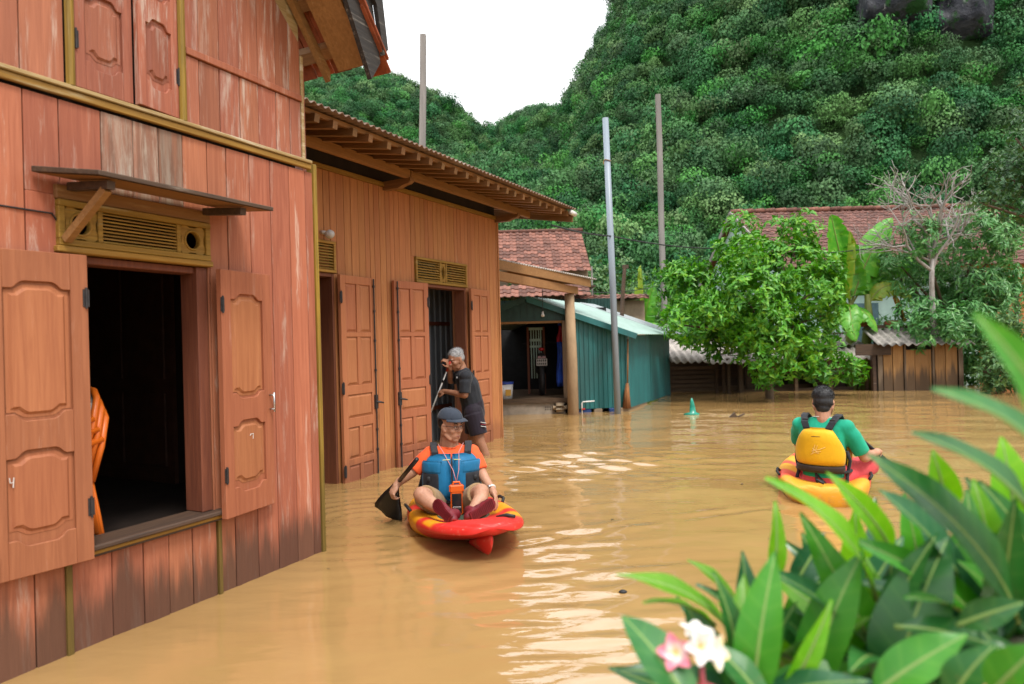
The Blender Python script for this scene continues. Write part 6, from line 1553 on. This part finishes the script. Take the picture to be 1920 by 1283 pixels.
def fr_leaf(B_,T_,W,kind,roll,seed):
    B_,T_=Vector(B_)-forg,Vector(T_)-forg; d=T_-B_; L=d.length; d.normalize(); rg=np.random.default_rng(seed)
    view=(Vector((0,0,CAM_H))-forg-B_).normalized(); n=(view*.75+Vector((0,0,.65))); n=(n-d*n.dot(d)).normalized(); n=Matrix.Rotation(roll+rg.uniform(-.15,.15),3,d)@n; s=n.cross(d).normalized()
    N=16; C=8; bend=rg.uniform(.04,.12)*L; fold=rg.uniform(.18,.34); rows=[]; wav=rg.uniform(0,6)
    for i in range(N+1):
        t=i/N; w=W*.5*.90*(math.sin(math.pi*min(1,.03+.97*t)**.88)**.82) if 0<t<1 else .002
        zc=bend*4*t*(1-t)-bend*.6*t*t; row=[]
        for j in range(C+1):
            u=-1+2*j/C; row.append((t*L, u*w, zc+fold*abs(u)**1.3*w+.010*L*math.sin(wav+t*13+u*1.2)*abs(u)**2))
        rows.append(row)
    m=MB(); m.ring_loft(rows,False,False); o=m.build("leaf",FM[kind],fp,True)
    o.matrix_local=Matrix.Translation(B_)@Matrix((d,s,n)).transposed().to_4x4()
    rb_=MB(); rb_.tube([(t*L,0,bend*4*t*(1-t)-bend*.6*t*t-.0008) for t in np.linspace(-.06,.97,14)],[.0034*(1-.75*q)+.0006 for q in np.linspace(0,1,14)],6); rb_.build("midrib",M['rib'],o,True)
    return o
for i,(B_,T_,W,kd,ro) in enumerate(LEAVES): fr_leaf(B_,T_,W,kd,ro,200+i)
for ti,(tx,ty,tz,nl) in enumerate(((.40,1.22,.60,8),(.56,1.25,.64,9),(.50,1.22,.66,9),(.62,1.16,.72,9),(.78,1.12,.78,10),(.90,1.18,.86,10),(.36,1.10,.70,6),(.70,1.30,.72,9),(.95,1.05,.74,8))):
    for j in range(nl):
        a=2*math.pi*j/nl+rgf.uniform(-.3,.3); el=rgf.uniform(.35,1.15); L_=rgf.uniform(.20,.30); c=Vector((tx,ty,tz)); dd=Vector((math.cos(a)*math.cos(el),math.sin(a)*math.cos(el)*.7,math.sin(el)))
        fr_leaf(c,c+dd*L_,rgf.uniform(.050,.075),'dmbl'[int(rgf.integers(0,4))] if rgf.random()<.8 else 'd',rgf.uniform(-.5,.5),500+ti*20+j)
def stem(pts,r_): MB().tube([Vector(p)-forg for p in pts],r_,10).build("stem",M['frbark'],fp,True)
stem([(.75,1.15,-.8),(.72,1.15,.2),(.62,1.2,.55),(.50,1.2,.70)],[.045,.04,.032,.022]); stem([(.75,1.15,.15),(.70,1.13,.45),(.62,1.13,.72)],[.035,.03,.02]); stem([(.76,1.15,.1),(.85,1.12,.5),(.80,1.10,.80)],[.038,.03,.02]); stem([(.68,1.17,.4),(.42,1.12,.55),(.32,1.04,.74)],[.028,.02,.010])
# blossoms
def petal_mat(nm,lo,tip):
    k=Nodes(nm); x=k.sep()[0]
    c=k.mix(k.mr(x,.000,.010),(.85,.50,.10),(.86,.80,.74)); c=k.mix(k.math('MULTIPLY',k.mr(k.noise(30,detail=3),lo,lo+.2),k.mr(x,.005,.020)),c,tip); return k.done(c,.5,None,.3,**{'Subsurface Weight':.2,'Subsurface Scale':.01})
PM=[petal_mat('pink_petal',.25,(.80,.22,.30)),petal_mat('white_petal',.48,(.80,.45,.45)),petal_mat('cream_petal',.40,(.85,.66,.25)),petal_mat('white_petal_top',.5,(.8,.5,.5))]; M['bud']=simple("pink_bud",(.70,.16,.20),.5,.25,30)
def blossom(c,axis,seed,r_=.034,label=None):
    c=Vector(c); a=Vector(axis).normalized(); rg=np.random.default_rng(seed); fl=empty("blossom",c,0,label,"flower","frangipani blossoms"); t0=a.cross(Vector((0,0,1))).normalized(); t1=a.cross(t0)
    for i in range(5):
        q=2*math.pi*i/5+rg.uniform(-.1,.1); d=(t0*math.cos(q)+t1*math.sin(q))*.85+a*.55; d.normalize(); s=a.cross(d).normalized(); n=d.cross(s); rows=[]
        for t in np.linspace(0,1,8):
            w=r_*.5*(math.sin(math.pi*(.08+.90*t)**.8))**.7; rows.append([(t*r_*1.25,u*w,-.25*r_*t*t+.35*abs(u)*w+.12*w*u) for u in (-1,-.5,0,.5,1)])
        p=MB().ring_loft(rows,False,False).build("petal",PM[seed%4],fl,True); p.matrix_local=Matrix((d,s,n)).transposed().to_4x4()
    MB().tube([-a*.03,Vector((0,0,0))],[.003,.004],6).build("tube",M['bud'],fl,True); return fl
CF=Vector((.248,1.0,.843))
for i,(dx,dy,dz,ax,lab) in enumerate(((-.022,-.01,.0,(-.3,-.8,.5),"pinkish white frangipani blossom, leftmost of the cluster"),(.012,-.015,.010,(.1,-.9,.5),"white frangipani blossom in the middle of the cluster"),(.030,-.005,-.002,(.5,-.7,.4),"cream frangipani blossom, rightmost of the cluster"),(.012,.01,.014,(.2,-.2,1),"white frangipani blossom on top of the cluster"))):
    blossom(CF+Vector((dx,dy,dz)),ax,300+i,.023,lab)
for i,(p,q) in enumerate((((-.03,.01,-.04),(-.046,-.005,-.006)),((-.030,.01,-.045),(-.040,.0,-.022)))):
    MB().tube([CF+Vector(p)-forg,CF.lerp(CF+Vector(q),.6)+Vector(q)*.2-forg,CF+Vector(q)-forg],[.004,.008,.003],8).build("bud",M['bud'],fp,True)
for dx in (-.02,.0,.03): MB().tube([Vector((.31,1.03,.76))-forg,CF+Vector((dx*.6,.0,-.05))-forg,CF+Vector((dx*.7,.012,-.03))-forg],[.006,.005,.004],8).build("flower_stalk",M['bud'],fp,True)

# leaf litter and twigs drifting on the flood
rgd=np.random.default_rng(8); dm_=MB()
for i in range(46):
    x,y=rgd.uniform(-1.2,4.5),rgd.uniform(2.2,12); 
    if x<-.9+.5*(y-5)*.6 or (abs(x+.35)<.7 and abs(y-4.6)<.9): continue
    a=rgd.uniform(0,6.28); L_=rgd.uniform(.006,.022)*(1+.08*y); w_=L_*rgd.uniform(.25,.5); d=Vector((math.cos(a),math.sin(a),0)); q=Vector((-d.y,d.x,0)); c=Vector((x,y,.006))
    dm_.add([c-d*L_,c+q*w_+Vector((0,0,.002)),c+d*L_,c-q*w_],[(0,1,2,3)])
tag(dm_.build("floating_litter",simple("sodden_leaf",(.12,.075,.03),.7,.4,30)),"scattered bits of leaf litter drifting on the water","litter",kind='stuff')
